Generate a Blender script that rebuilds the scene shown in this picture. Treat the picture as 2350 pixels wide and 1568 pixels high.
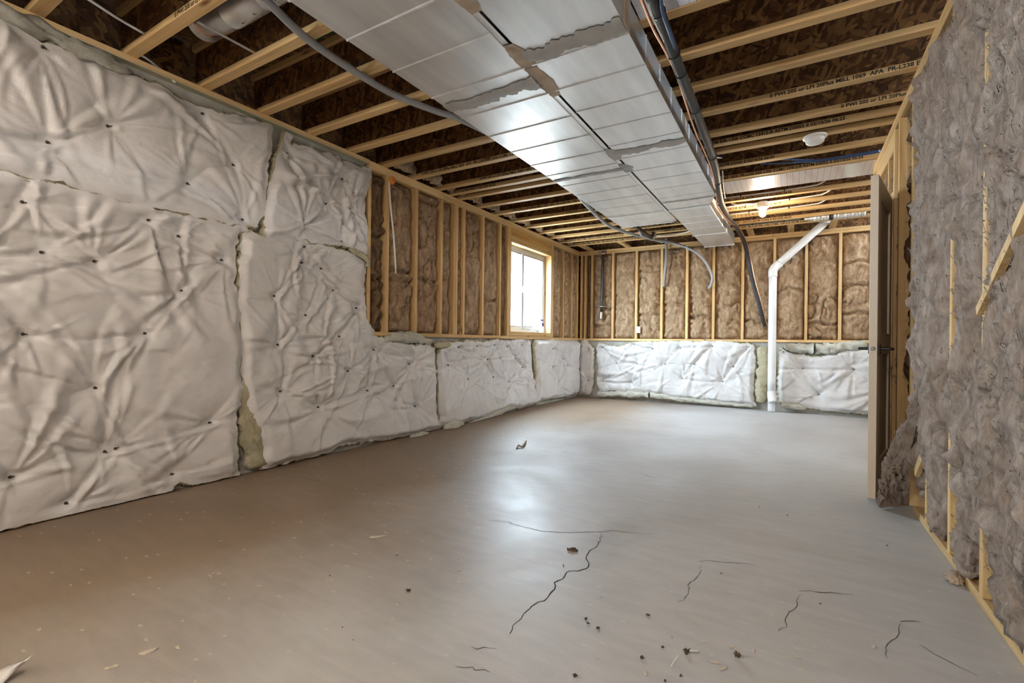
import bpy, bmesh, math, random
import numpy as np
from mathutils import Matrix, Vector

for o in list(bpy.data.objects):
    bpy.data.objects.remove(o)
scene = bpy.context.scene
COL = scene.collection

# ------------------------------------------------------------------ camera
FPX, TH, ROLL, PITCH, CAMH = 1089.0, math.radians(30.81), .0119, .00105, .97
def _basis():
    c, s = math.cos(TH), math.sin(TH)
    F = np.array([-s, c, 0]); R = np.array([c, s, 0]); Z = np.array([0, 0, 1.])
    F, Z = F*math.cos(PITCH)+Z*math.sin(PITCH), Z*math.cos(PITCH)-F*math.sin(PITCH)
    R, Z = R*math.cos(ROLL)+Z*math.sin(ROLL), Z*math.cos(ROLL)-R*math.sin(ROLL)
    return F, R, Z
CF, CR, CZ = _basis()
CC = np.array([0, 0, CAMH])
def ray(u, v): return CF + CR*(u-1175.)/FPX + CZ*(784.-v)/FPX
def onx(u, v, X): d = ray(u, v); return CC + d*(X/d[0])
def ony(u, v, Y): d = ray(u, v); return CC + d*(Y/d[1])
def onz(u, v, Zv): d = ray(u, v); return CC + d*((Zv-CAMH)/d[2])

cam = bpy.data.cameras.new('camera')
cam.sensor_fit = 'HORIZONTAL'; cam.sensor_width = 36.0
cam.lens = FPX/2350*36.0
cam.clip_start = .02; cam.clip_end = 200
camo = bpy.data.objects.new('camera', cam)
COL.objects.link(camo)
M = Matrix.Identity(4)
for i in range(3):
    M[i][0] = CR[i]; M[i][1] = CZ[i]; M[i][2] = -CF[i]; M[i][3] = CC[i]
camo.matrix_world = M
scene.camera = camo

# ------------------------------------------------------------------ world, light, exposure
SKY = 17.5
BULB = 150.0
world = bpy.data.worlds.new('sky'); scene.world = world
world.use_nodes = True
bg = world.node_tree.nodes['Background']
bg.inputs[0].default_value = (.74, .87, 1.0, 1); bg.inputs[1].default_value = SKY
scene.view_settings.view_transform = 'Standard'
scene.view_settings.look = 'None'
scene.view_settings.gamma = 1.0
scene.view_settings.use_curve_mapping = False
scene.view_settings.exposure = 2.15
scene.cycles.max_bounces = 8
scene.cycles.diffuse_bounces = 5
scene.cycles.glossy_bounces = 4
scene.cycles.sample_clamp_indirect = 6.0
scene.cycles.caustics_reflective = False
scene.cycles.caustics_refractive = False
# the window opening is a portal for the daylight
WY0, WY1, WZ0, WZ1 = 5.575, 6.845, 1.10, 2.365
pl = bpy.data.lights.new('window_daylight', 'AREA')
pl.shape = 'RECTANGLE'; pl.size = WY1-WY0-.02; pl.size_y = WZ1-WZ0-.02
pl.cycles.is_portal = True
plo = bpy.data.objects.new('window_daylight', pl); COL.objects.link(plo)
plo.location = (-3.53, (WY0+WY1)/2, (WZ0+WZ1)/2)
plo.rotation_euler = (math.pi/2, 0, -math.pi/2)

# unseen window added in the left wall behind the camera for fill daylight
RY0, RY1, RZ0, RZ1 = -2.22, -.48, 1.40, 2.45
p2 = bpy.data.lights.new('added_window_daylight', 'AREA')
p2.shape = 'RECTANGLE'; p2.size = RY1-RY0-.02; p2.size_y = RZ1-RZ0-.02
p2.cycles.is_portal = True
p2o = bpy.data.objects.new('added_window_daylight', p2); COL.objects.link(p2o)
p2o.location = (-3.66, (RY0+RY1)/2, (RZ0+RZ1)/2)
p2o.rotation_euler = (math.pi/2, 0, -math.pi/2)

# ------------------------------------------------------------------ dimensions
ZC = 2.619            # underside of joists
JD = .302             # joist depth
XL = -3.36            # stud face, left wall
XC = -3.40            # concrete face, left wall
YB = 8.0              # stud face, back wall
XR = .605             # stud face, right wall
LEDGE = 1.012         # top of low concrete wall
YFULL = 3.03          # where the full-height concrete ends
DUCTZ = 2.459

# ------------------------------------------------------------------ helpers
ORG = {}
rng = np.random.default_rng(7)
random.seed(7)

def mat_assign(me, mat):
    me.materials.append(MATS[mat] if isinstance(mat, str) else mat)

def link(o, parent, origin):
    COL.objects.link(o)
    ORG[o.name] = np.array(origin, float)
    if parent is not None:
        o.parent = parent
        o.location = Vector(np.array(origin, float) - ORG[parent.name])
    else:
        o.location = Vector(origin)

def new_obj(name, verts, faces, mat, parent=None, smooth=False, origin=None):
    V = np.asarray(verts, float)
    if origin is None:
        if parent is not None:
            origin = ORG[parent.name]
        else:
            lo, hi = V.min(0), V.max(0)
            origin = np.array([(lo[0]+hi[0])/2, (lo[1]+hi[1])/2, lo[2]])
    L = V - np.array(origin, float)
    me = bpy.data.meshes.new(name)
    if isinstance(faces, np.ndarray) and faces.ndim == 2:
        n, k = faces.shape
        me.vertices.add(len(L)); me.vertices.foreach_set('co', L.astype(np.float32).ravel())
        me.loops.add(n*k); me.loops.foreach_set('vertex_index', faces.astype(np.int32).ravel())
        me.polygons.add(n)
        me.polygons.foreach_set('loop_start', np.arange(0, n*k, k, dtype=np.int32))
        me.update(calc_edges=True); me.validate()
    else:
        me.from_pydata([tuple(v) for v in L], [], [tuple(f) for f in faces]); me.update()
    if smooth:
        me.polygons.foreach_set('use_smooth', np.ones(len(me.polygons), bool))
    mat_assign(me, mat)
    o = bpy.data.objects.new(name, me)
    link(o, parent, origin)
    return o

def empty(name, loc, label=None, cat=None, group=None, kind=None, parent=None):
    o = bpy.data.objects.new(name, None)
    o.empty_display_size = .05
    link(o, parent, loc)
    tag(o, label, cat, group, kind)
    return o

def tag(o, label=None, cat=None, group=None, kind=None):
    if label: o['label'] = label
    if cat: o['category'] = cat
    if group: o['group'] = group
    if kind: o['kind'] = kind
    return o

def merge(parts):
    V, Fs, n = [], [], 0
    for v, f in parts:
        V.extend([tuple(p) for p in v]); Fs.extend([tuple(i+n for i in q) for q in f]); n += len(v)
    return V, Fs

def box_vf(x0, x1, y0, y1, z0, z1, b=0.0):
    if b <= 0:
        v = [(x0,y0,z0),(x1,y0,z0),(x1,y1,z0),(x0,y1,z0),(x0,y0,z1),(x1,y0,z1),(x1,y1,z1),(x0,y1,z1)]
        f = [(0,3,2,1),(4,5,6,7),(0,1,5,4),(1,2,6,5),(2,3,7,6),(3,0,4,7)]
        return v, f
    bm = bmesh.new()
    vs = [bm.verts.new(p) for p in box_vf(x0,x1,y0,y1,z0,z1)[0]]
    for q in box_vf(0,1,0,1,0,1)[1]: bm.faces.new([vs[i] for i in q])
    bmesh.ops.bevel(bm, geom=bm.edges[:], offset=b, segments=1, affect='EDGES', clamp_overlap=True)
    bm.verts.index_update()
    v = [tuple(p.co) for p in bm.verts]; f = [tuple(p.index for p in q.verts) for q in bm.faces]
    bm.free()
    return v, f

def box(name, x0, x1, y0, y1, z0, z1, mat, parent=None, b=0.0, origin=None):
    v, f = box_vf(min(x0,x1), max(x0,x1), min(y0,y1), max(y0,y1), min(z0,z1), max(z0,z1), b)
    return new_obj(name, v, f, mat, parent, origin=origin)

def lumber(name, x0, x1, y0, y1, z0, z1, mat, parent, b=.0025):
    o = box(name, x0, x1, y0, y1, z0, z1, mat, parent, b)
    return o

def prism(pts2, axis, a0, a1):
    """extrude polygon pts2 along axis ('x','y','z') from a0 to a1"""
    n = len(pts2)
    def P(p, a):
        if axis == 'x': return (a, p[0], p[1])
        if axis == 'y': return (p[0], a, p[1])
        return (p[0], p[1], a)
    v = [P(p, a0) for p in pts2] + [P(p, a1) for p in pts2]
    f = [tuple(range(n))[::-1], tuple(range(n, 2*n))]
    for i in range(n):
        j = (i+1) % n
        f.append((i, j, n+j, n+i))
    return v, f

def catmull(P, m=8):
    P = np.asarray(P, float)
    if len(P) < 3: 
        t = np.linspace(0, 1, m+1)[:, None]
        return P[0]*(1-t)+P[1]*t
    Q = np.vstack([2*P[0]-P[1], P, 2*P[-1]-P[-2]])
    out = []
    for i in range(1, len(Q)-2):
        p0, p1, p2, p3 = Q[i-1], Q[i], Q[i+1], Q[i+2]
        for k in range(m):
            t = k/m
            out.append(.5*((2*p1)+(-p0+p2)*t+(2*p0-5*p1+4*p2-p3)*t*t+(-p0+3*p1-3*p2+p3)*t**3))
    out.append(Q[-2])
    return np.array(out)

def tube_vf(path, r, n=10, cap=True):
    P = np.asarray(path, float)
    T = np.gradient(P, axis=0); T /= np.linalg.norm(T, axis=1)[:, None]+1e-12
    up = np.array([0, 0, 1.]) if abs(T[0][2]) < .9 else np.array([1., 0, 0])
    A = np.cross(T[0], up); A /= np.linalg.norm(A)
    r = np.broadcast_to(np.asarray(r, float), (len(P),))
    V = []
    for i in range(len(P)):
        A = A - T[i]*(A@T[i]); A /= np.linalg.norm(A)
        B = np.cross(T[i], A)
        for k in range(n):
            a = 2*math.pi*k/n
            V.append(P[i]+r[i]*(A*math.cos(a)+B*math.sin(a)))
    Fs = []
    for i in range(len(P)-1):
        for k in range(n):
            k2 = (k+1) % n
            Fs.append((i*n+k, i*n+k2, (i+1)*n+k2, (i+1)*n+k))
    if cap:
        Fs.append(tuple(range(n))[::-1]); m = (len(P)-1)*n
        Fs.append(tuple(m+k for k in range(n)))
    return V, Fs

def tube(name, path, r, mat, parent=None, n=10, m=8, curve=True):
    P = catmull(path, m) if curve else np.asarray(path, float)
    v, f = tube_vf(P, r, n)
    return new_obj(name, v, f, mat, parent, smooth=True)

def lathe_vf(prof, center, axis='z', n=24, up=1):
    """prof: list of (radius, height)"""
    V, Fs = [], []
    c = np.array(center, float)
    for r, hgt in prof:
        for k in range(n):
            a = 2*math.pi*k/n
            p = (r*math.cos(a), r*math.sin(a), hgt*up)
            if axis == 'x': p = (p[2], p[0], p[1])
            elif axis == 'y': p = (p[0], p[2], p[1])
            V.append(c+np.array(p))
    for i in range(len(prof)-1):
        for k in range(n):
            k2 = (k+1) % n
            Fs.append((i*n+k, i*n+k2, (i+1)*n+k2, (i+1)*n+k))
    Fs.append(tuple(range(n))); m = (len(prof)-1)*n
    Fs.append(tuple(m+k for k in range(n)))
    return V, Fs

# --- gradient noise -------------------------------------------------
_perm = np.random.default_rng(11).permutation(4096)
_ga = np.random.default_rng(12).uniform(0, 2*np.pi, 4096)
def _grad(ix, iy, sd):
    h = _perm[(ix + _perm[(iy + sd*131) & 4095]) & 4095]
    a = _ga[h]
    return np.cos(a), np.sin(a)
def perlin(x, y, sd=0):
    x = np.asarray(x, float); y = np.asarray(y, float)
    ix = np.floor(x).astype(int); iy = np.floor(y).astype(int)
    fx = x-ix; fy = y-iy
    def dot(i, j):
        gx, gy = _grad(ix+i, iy+j, sd)
        return gx*(fx-i)+gy*(fy-j)
    u = fx*fx*fx*(fx*(fx*6-15)+10); v = fy*fy*fy*(fy*(fy*6-15)+10)
    a = dot(0,0)*(1-u)+dot(1,0)*u; b = dot(0,1)*(1-u)+dot(1,1)*u
    return (a*(1-v)+b*v)*1.5
def fbm(x, y, sd=0, o=4):
    s = 0; a = .5; f = 1
    for i in range(o):
        s = s + a*perlin(x*f, y*f, sd+i*7); a *= .5; f *= 2.03
    return s
def ridged(x, y, sd=0, o=4):
    s = 0; a = .5; f = 1
    for i in range(o):
        s = s + a*(1-np.abs(perlin(x*f, y*f, sd+i*7))*1.6); a *= .5; f *= 2.1
    return s

# ------------------------------------------------------------------ materials
MATS = {}
def mat(name):
    m = bpy.data.materials.new(name); m.use_nodes = True
    MATS[name] = m
    nt = m.node_tree
    return m, nt, nt.nodes['Principled BSDF']
def N(nt, t, **kw):
    n = nt.nodes.new(t)
    for k, v in kw.items():
        if k.startswith('i_'):
            n.inputs[int(k[2:]) if k[2:].isdigit() else k[2:]].default_value = v
        else:
            setattr(n, k, v)
    return n
def ramp(nt, stops):
    r = nt.nodes.new('ShaderNodeValToRGB')
    e = r.color_ramp.elements
    while len(e) < len(stops): e.new(.5)
    for i, (p, c) in enumerate(stops):
        e[i].position = p; e[i].color = (*c, 1) if len(c) == 3 else c
    return r
def simple(name, col, rough=.5, metal=0.0, spec=None, bump=None, var=0.0):
    m, nt, b = mat(name)
    b.inputs['Base Color'].default_value = (*col, 1)
    b.inputs['Roughness'].default_value = rough
    b.inputs['Metallic'].default_value = metal
    if spec is not None: b.inputs['Specular IOR Level'].default_value = spec
    tc = N(nt, 'ShaderNodeTexCoord')
    if var:
        nz = N(nt, 'ShaderNodeTexNoise'); nz.inputs['Scale'].default_value = 9; nz.inputs['Detail'].default_value = 5
        nt.links.new(tc.outputs['Object'], nz.inputs['Vector'])
        r = ramp(nt, [(.3, tuple(c*(1-var) for c in col)), (.7, tuple(min(1, c*(1+var)) for c in col))])
        nt.links.new(nz.outputs['Fac'], r.inputs[0]); nt.links.new(r.outputs[0], b.inputs['Base Color'])
    if bump:
        nz = N(nt, 'ShaderNodeTexNoise'); nz.inputs['Scale'].default_value = bump[0]; nz.inputs['Detail'].default_value = 4
        nt.links.new(tc.outputs['Object'], nz.inputs['Vector'])
        bp = N(nt, 'ShaderNodeBump'); bp.inputs['Strength'].default_value = bump[1]; bp.inputs['Distance'].default_value = bump[2]
        nt.links.new(nz.outputs['Fac'], bp.inputs['Height']); nt.links.new(bp.outputs[0], b.inputs['Normal'])
    return m

def lumber_mat(name, axis, light=(.68, .475, .235), dark=(.49, .295, .11)):
    m, nt, b = mat(name)
    b.inputs['Roughness'].default_value = .62
    b.inputs['Specular IOR Level'].default_value = .3
    tc = N(nt, 'ShaderNodeTexCoord'); oi = N(nt, 'ShaderNodeObjectInfo')
    off = N(nt, 'ShaderNodeVectorMath', operation='ADD')
    mul = N(nt, 'ShaderNodeVectorMath', operation='SCALE'); mul.inputs['Scale'].default_value = 37.0
    cmb = N(nt, 'ShaderNodeCombineXYZ')
    for i in range(3): nt.links.new(oi.outputs['Random'], cmb.inputs[i])
    nt.links.new(cmb.outputs[0], mul.inputs[0])
    nt.links.new(tc.outputs['Object'], off.inputs[0]); nt.links.new(mul.outputs[0], off.inputs[1])
    mp = N(nt, 'ShaderNodeMapping')
    sc = {'x': (1.2, 30, 30), 'y': (30, 1.2, 30), 'z': (30, 30, 1.2)}[axis]
    mp.inputs['Scale'].default_value = sc
    nt.links.new(off.outputs[0], mp.inputs['Vector'])
    nz = N(nt, 'ShaderNodeTexNoise'); nz.inputs['Scale'].default_value = 1.0; nz.inputs['Detail'].default_value = 6; nz.inputs['Distortion'].default_value = .6
    nt.links.new(mp.outputs[0], nz.inputs['Vector'])
    r = ramp(nt, [(.28, dark), (.5, tuple((a*.65+c*.35) for a, c in zip(light, dark))), (.68, light)])
    nt.links.new(nz.outputs['Fac'], r.inputs[0])
    # knots
    mp2 = N(nt, 'ShaderNodeMapping')
    sc2 = {'x': (2.2, 9, 9), 'y': (9, 2.2, 9), 'z': (9, 9, 2.2)}[axis]
    mp2.inputs['Scale'].default_value = sc2
    nt.links.new(off.outputs[0], mp2.inputs['Vector'])
    vo = N(nt, 'ShaderNodeTexVoronoi'); vo.inputs['Scale'].default_value = .8
    nt.links.new(mp2.outputs[0], vo.inputs['Vector'])
    kr = ramp(nt, [(0.04, (.30, .16, .07)), (.12, (1, 1, 1))])
    nt.links.new(vo.outputs['Distance'], kr.inputs[0])
    mx = N(nt, 'ShaderNodeMixRGB', blend_type='MULTIPLY'); mx.inputs[0].default_value = .9
    nt.links.new(r.outputs[0], mx.inputs[1]); nt.links.new(kr.outputs[0], mx.inputs[2])
    hv = N(nt, 'ShaderNodeHueSaturation')
    mr = N(nt, 'ShaderNodeMapRange'); mr.inputs['To Min'].default_value = .85; mr.inputs['To Max'].default_value = 1.12
    nt.links.new(oi.outputs['Random'], mr.inputs['Value']); nt.links.new(mr.outputs[0], hv.inputs['Value'])
    nt.links.new(mx.outputs[0], hv.inputs['Color'])
    nt.links.new(hv.outputs[0], b.inputs['Base Color'])
    bp = N(nt, 'ShaderNodeBump'); bp.inputs['Strength'].default_value = .25; bp.inputs['Distance'].default_value = .002
    nt.links.new(nz.outputs['Fac'], bp.inputs['Height']); nt.links.new(bp.outputs[0], b.inputs['Normal'])
for ax in 'xyz':
    lumber_mat('lumber_'+ax, ax)
lumber_mat('beam_y', 'y', (.62, .38, .13), (.40, .20, .05))

def osb_mat(name, s, dark, mid, light):
    """s: scale vector ordering for strands lying in the panel plane"""
    m, nt, b = mat(name)
    b.inputs['Roughness'].default_value = .6; b.inputs['Specular IOR Level'].default_value = .3
    tc = N(nt, 'ShaderNodeTexCoord'); oi = N(nt, 'ShaderNodeObjectInfo')
    cmb = N(nt, 'ShaderNodeCombineXYZ')
    mm = N(nt, 'ShaderNodeMath', operation='MULTIPLY'); mm.inputs[1].default_value = 53.0
    nt.links.new(oi.outputs['Random'], mm.inputs[0])
    for i in range(3): nt.links.new(mm.outputs[0], cmb.inputs[i])
    off = N(nt, 'ShaderNodeVectorMath', operation='ADD')
    nt.links.new(tc.outputs['Object'], off.inputs[0]); nt.links.new(cmb.outputs[0], off.inputs[1])
    cols = []
    for k, (rot, sc) in enumerate((((.35, .35, .3), (9, 9, 34)), ((-.6, -.5, -.7), (8, 8, 30)), ((1.1, .9, 1.2), (10, 10, 38)))):
        mp0 = N(nt, 'ShaderNodeMapping'); mp0.inputs['Rotation'].default_value = rot
        nt.links.new(off.outputs[0], mp0.inputs['Vector'])
        mp = N(nt, 'ShaderNodeMapping')
        mp.inputs['Scale'].default_value = (sc[0]*s[0], sc[1]*s[1], sc[2]*s[2])
        nt.links.new(mp0.outputs[0], mp.inputs['Vector'])
        dn = N(nt, 'ShaderNodeTexNoise'); dn.inputs['Scale'].default_value = 14; dn.inputs['Detail'].default_value = 3
        nt.links.new(off.outputs[0], dn.inputs['Vector'])
        ad = N(nt, 'ShaderNodeVectorMath', operation='MULTIPLY_ADD'); ad.inputs[1].default_value = (.5, .5, .5)
        nt.links.new(dn.outputs['Color'], ad.inputs[0]); nt.links.new(mp.outputs[0], ad.inputs[2])
        vo = N(nt, 'ShaderNodeTexVoronoi'); vo.inputs['Scale'].default_value = 1.0; vo.inputs['Randomness'].default_value = 1.0
        nt.links.new(ad.outputs[0], vo.inputs['Vector'])
        sp = N(nt, 'ShaderNodeSeparateColor'); nt.links.new(vo.outputs['Color'], sp.inputs[0])
        cols.append(sp)
    # choose between the layers by the third channel of each
    g1 = N(nt, 'ShaderNodeMath', operation='GREATER_THAN'); g1.inputs[1].default_value = .45
    nt.links.new(cols[1].outputs[1], g1.inputs[0])
    g2 = N(nt, 'ShaderNodeMath', operation='GREATER_THAN'); g2.inputs[1].default_value = .62
    nt.links.new(cols[2].outputs[1], g2.inputs[0])
    m1 = N(nt, 'ShaderNodeMixRGB'); nt.links.new(g1.outputs[0], m1.inputs[0]); nt.links.new(cols[0].outputs[0], m1.inputs[1]); nt.links.new(cols[1].outputs[0], m1.inputs[2])
    m2 = N(nt, 'ShaderNodeMixRGB'); nt.links.new(g2.outputs[0], m2.inputs[0]); nt.links.new(m1.outputs[0], m2.inputs[1]); nt.links.new(cols[2].outputs[0], m2.inputs[2])
    fn = N(nt, 'ShaderNodeTexNoise'); fn.inputs['Scale'].default_value = 60; fn.inputs['Detail'].default_value = 4
    nt.links.new(off.outputs[0], fn.inputs['Vector'])
    m3 = N(nt, 'ShaderNodeMixRGB'); m3.inputs[0].default_value = .25
    nt.links.new(m2.outputs[0], m3.inputs[1]); nt.links.new(fn.outputs['Fac'], m3.inputs[2])
    r = ramp(nt, [(.08, dark), (.45, mid), (.92, light)])
    nt.links.new(m3.outputs[0], r.inputs[0]); nt.links.new(r.outputs[0], b.inputs['Base Color'])
    bp = N(nt, 'ShaderNodeBump'); bp.inputs['Strength'].default_value = .3; bp.inputs['Distance'].default_value = .002
    nt.links.new(m2.outputs[0], bp.inputs['Height']); nt.links.new(bp.outputs[0], b.inputs['Normal'])
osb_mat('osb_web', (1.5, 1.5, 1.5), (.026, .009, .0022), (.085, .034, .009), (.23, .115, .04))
osb_mat('osb_floor', (1.5, 1.5, 1.5), (.06, .028, .009), (.14, .07, .022), (.27, .15, .06))

def wool_mat(name, dark, mid, light, stretch=(14, 14, 5)):
    m, nt, b = mat(name)
    b.inputs['Roughness'].default_value = .95; b.inputs['Specular IOR Level'].default_value = .08
    tc = N(nt, 'ShaderNodeTexCoord'); oi = N(nt, 'ShaderNodeObjectInfo')
    cmb = N(nt, 'ShaderNodeCombineXYZ')
    mm = N(nt, 'ShaderNodeMath', operation='MULTIPLY'); mm.inputs[1].default_value = 41.0
    nt.links.new(oi.outputs['Random'], mm.inputs[0])
    for i in range(3): nt.links.new(mm.outputs[0], cmb.inputs[i])
    off = N(nt, 'ShaderNodeVectorMath', operation='ADD')
    nt.links.new(tc.outputs['Object'], off.inputs[0]); nt.links.new(cmb.outputs[0], off.inputs[1])
    mp = N(nt, 'ShaderNodeMapping'); mp.inputs['Scale'].default_value = stretch
    nt.links.new(off.outputs[0], mp.inputs['Vector'])
    n1 = N(nt, 'ShaderNodeTexNoise'); n1.inputs['Scale'].default_value = 1.0; n1.inputs['Detail'].default_value = 10; n1.inputs['Roughness'].default_value = .74; n1.inputs['Distortion'].default_value = .7
    nt.links.new(mp.outputs[0], n1.inputs['Vector'])
    r = ramp(nt, [(.30, dark), (.5, mid), (.72, light)])
    nt.links.new(n1.outputs['Fac'], r.inputs[0]); nt.links.new(r.outputs[0], b.inputs['Base Color'])
    mp2 = N(nt, 'ShaderNodeMapping'); mp2.inputs['Scale'].default_value = tuple(4.2*q for q in stretch)
    mp2.inputs['Rotation'].default_value = (.3, .3, .2)
    nt.links.new(off.outputs[0], mp2.inputs['Vector'])
    n2 = N(nt, 'ShaderNodeTexNoise'); n2.inputs['Scale'].default_value = 1.0; n2.inputs['Detail'].default_value = 6; n2.inputs['Roughness'].default_value = .75; n2.inputs['Distortion'].default_value = 1.2
    nt.links.new(mp2.outputs[0], n2.inputs['Vector'])
    ad = N(nt, 'ShaderNodeMath', operation='MULTIPLY_ADD'); ad.inputs[1].default_value = .45
    nt.links.new(n2.outputs['Fac'], ad.inputs[0]); nt.links.new(n1.outputs['Fac'], ad.inputs[2])
    bp = N(nt, 'ShaderNodeBump'); bp.inputs['Strength'].default_value = 1.0; bp.inputs['Distance'].default_value = .022
    nt.links.new(ad.outputs[0], bp.inputs['Height']); nt.links.new(bp.outputs[0], b.inputs['Normal'])
wool_mat('wool_brown', (.17, .10, .052), (.40, .27, .165), (.66, .50, .34), (13, 13, 7))
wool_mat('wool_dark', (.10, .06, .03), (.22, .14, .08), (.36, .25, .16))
wool_mat('wool_grey', (.22, .158, .12), (.44, .348, .285), (.64, .555, .485), (16, 16, 4.5))
wool_mat('wool_yellow', (.42, .36, .20), (.60, .55, .38), (.74, .72, .58), (18, 18, 18))
wool_mat('wool_cream', (.52, .50, .40), (.70, .69, .60), (.82, .82, .76), (22, 22, 22))

def facing_mat():
    m, nt, b = mat('facing')
    b.inputs['Roughness'].default_value = .36; b.inputs['Specular IOR Level'].default_value = .45
    tc = N(nt, 'ShaderNodeTexCoord')
    nz = N(nt, 'ShaderNodeTexNoise'); nz.inputs['Scale'].default_value = 2.6; nz.inputs['Detail'].default_value = 4
    nt.links.new(tc.outputs['Object'], nz.inputs['Vector'])
    r = ramp(nt, [(.3, (.57, .56, .553)), (.7, (.63, .623, .617))])
    nt.links.new(nz.outputs['Fac'], r.inputs[0]); nt.links.new(r.outputs[0], b.inputs['Base Color'])
    mp = N(nt, 'ShaderNodeMapping'); mp.inputs['Scale'].default_value = (16, 16, 34)
    mp.inputs['Rotation'].default_value = (.2, .2, 0)
    nt.links.new(tc.outputs['Object'], mp.inputs['Vector'])
    n2 = N(nt, 'ShaderNodeTexNoise'); n2.inputs['Scale'].default_value = 1; n2.inputs['Detail'].default_value = 6; n2.inputs['Distortion'].default_value = 1.8; n2.inputs['Roughness'].default_value = .6
    nt.links.new(mp.outputs[0], n2.inputs['Vector'])
    bp = N(nt, 'ShaderNodeBump'); bp.inputs['Strength'].default_value = .5; bp.inputs['Distance'].default_value = .006
    nt.links.new(n2.outputs['Fac'], bp.inputs['Height'])
    n3 = N(nt, 'ShaderNodeTexNoise'); n3.inputs['Scale'].default_value = 420; n3.inputs['Detail'].default_value = 2
    nt.links.new(tc.outputs['Object'], n3.inputs['Vector'])
    bp2 = N(nt, 'ShaderNodeBump'); bp2.inputs['Strength'].default_value = .15; bp2.inputs['Distance'].default_value = .0006
    nt.links.new(n3.outputs['Fac'], bp2.inputs['Height']); nt.links.new(bp.outputs[0], bp2.inputs['Normal'])
    nt.links.new(bp2.outputs[0], b.inputs['Normal'])
facing_mat()

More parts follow.
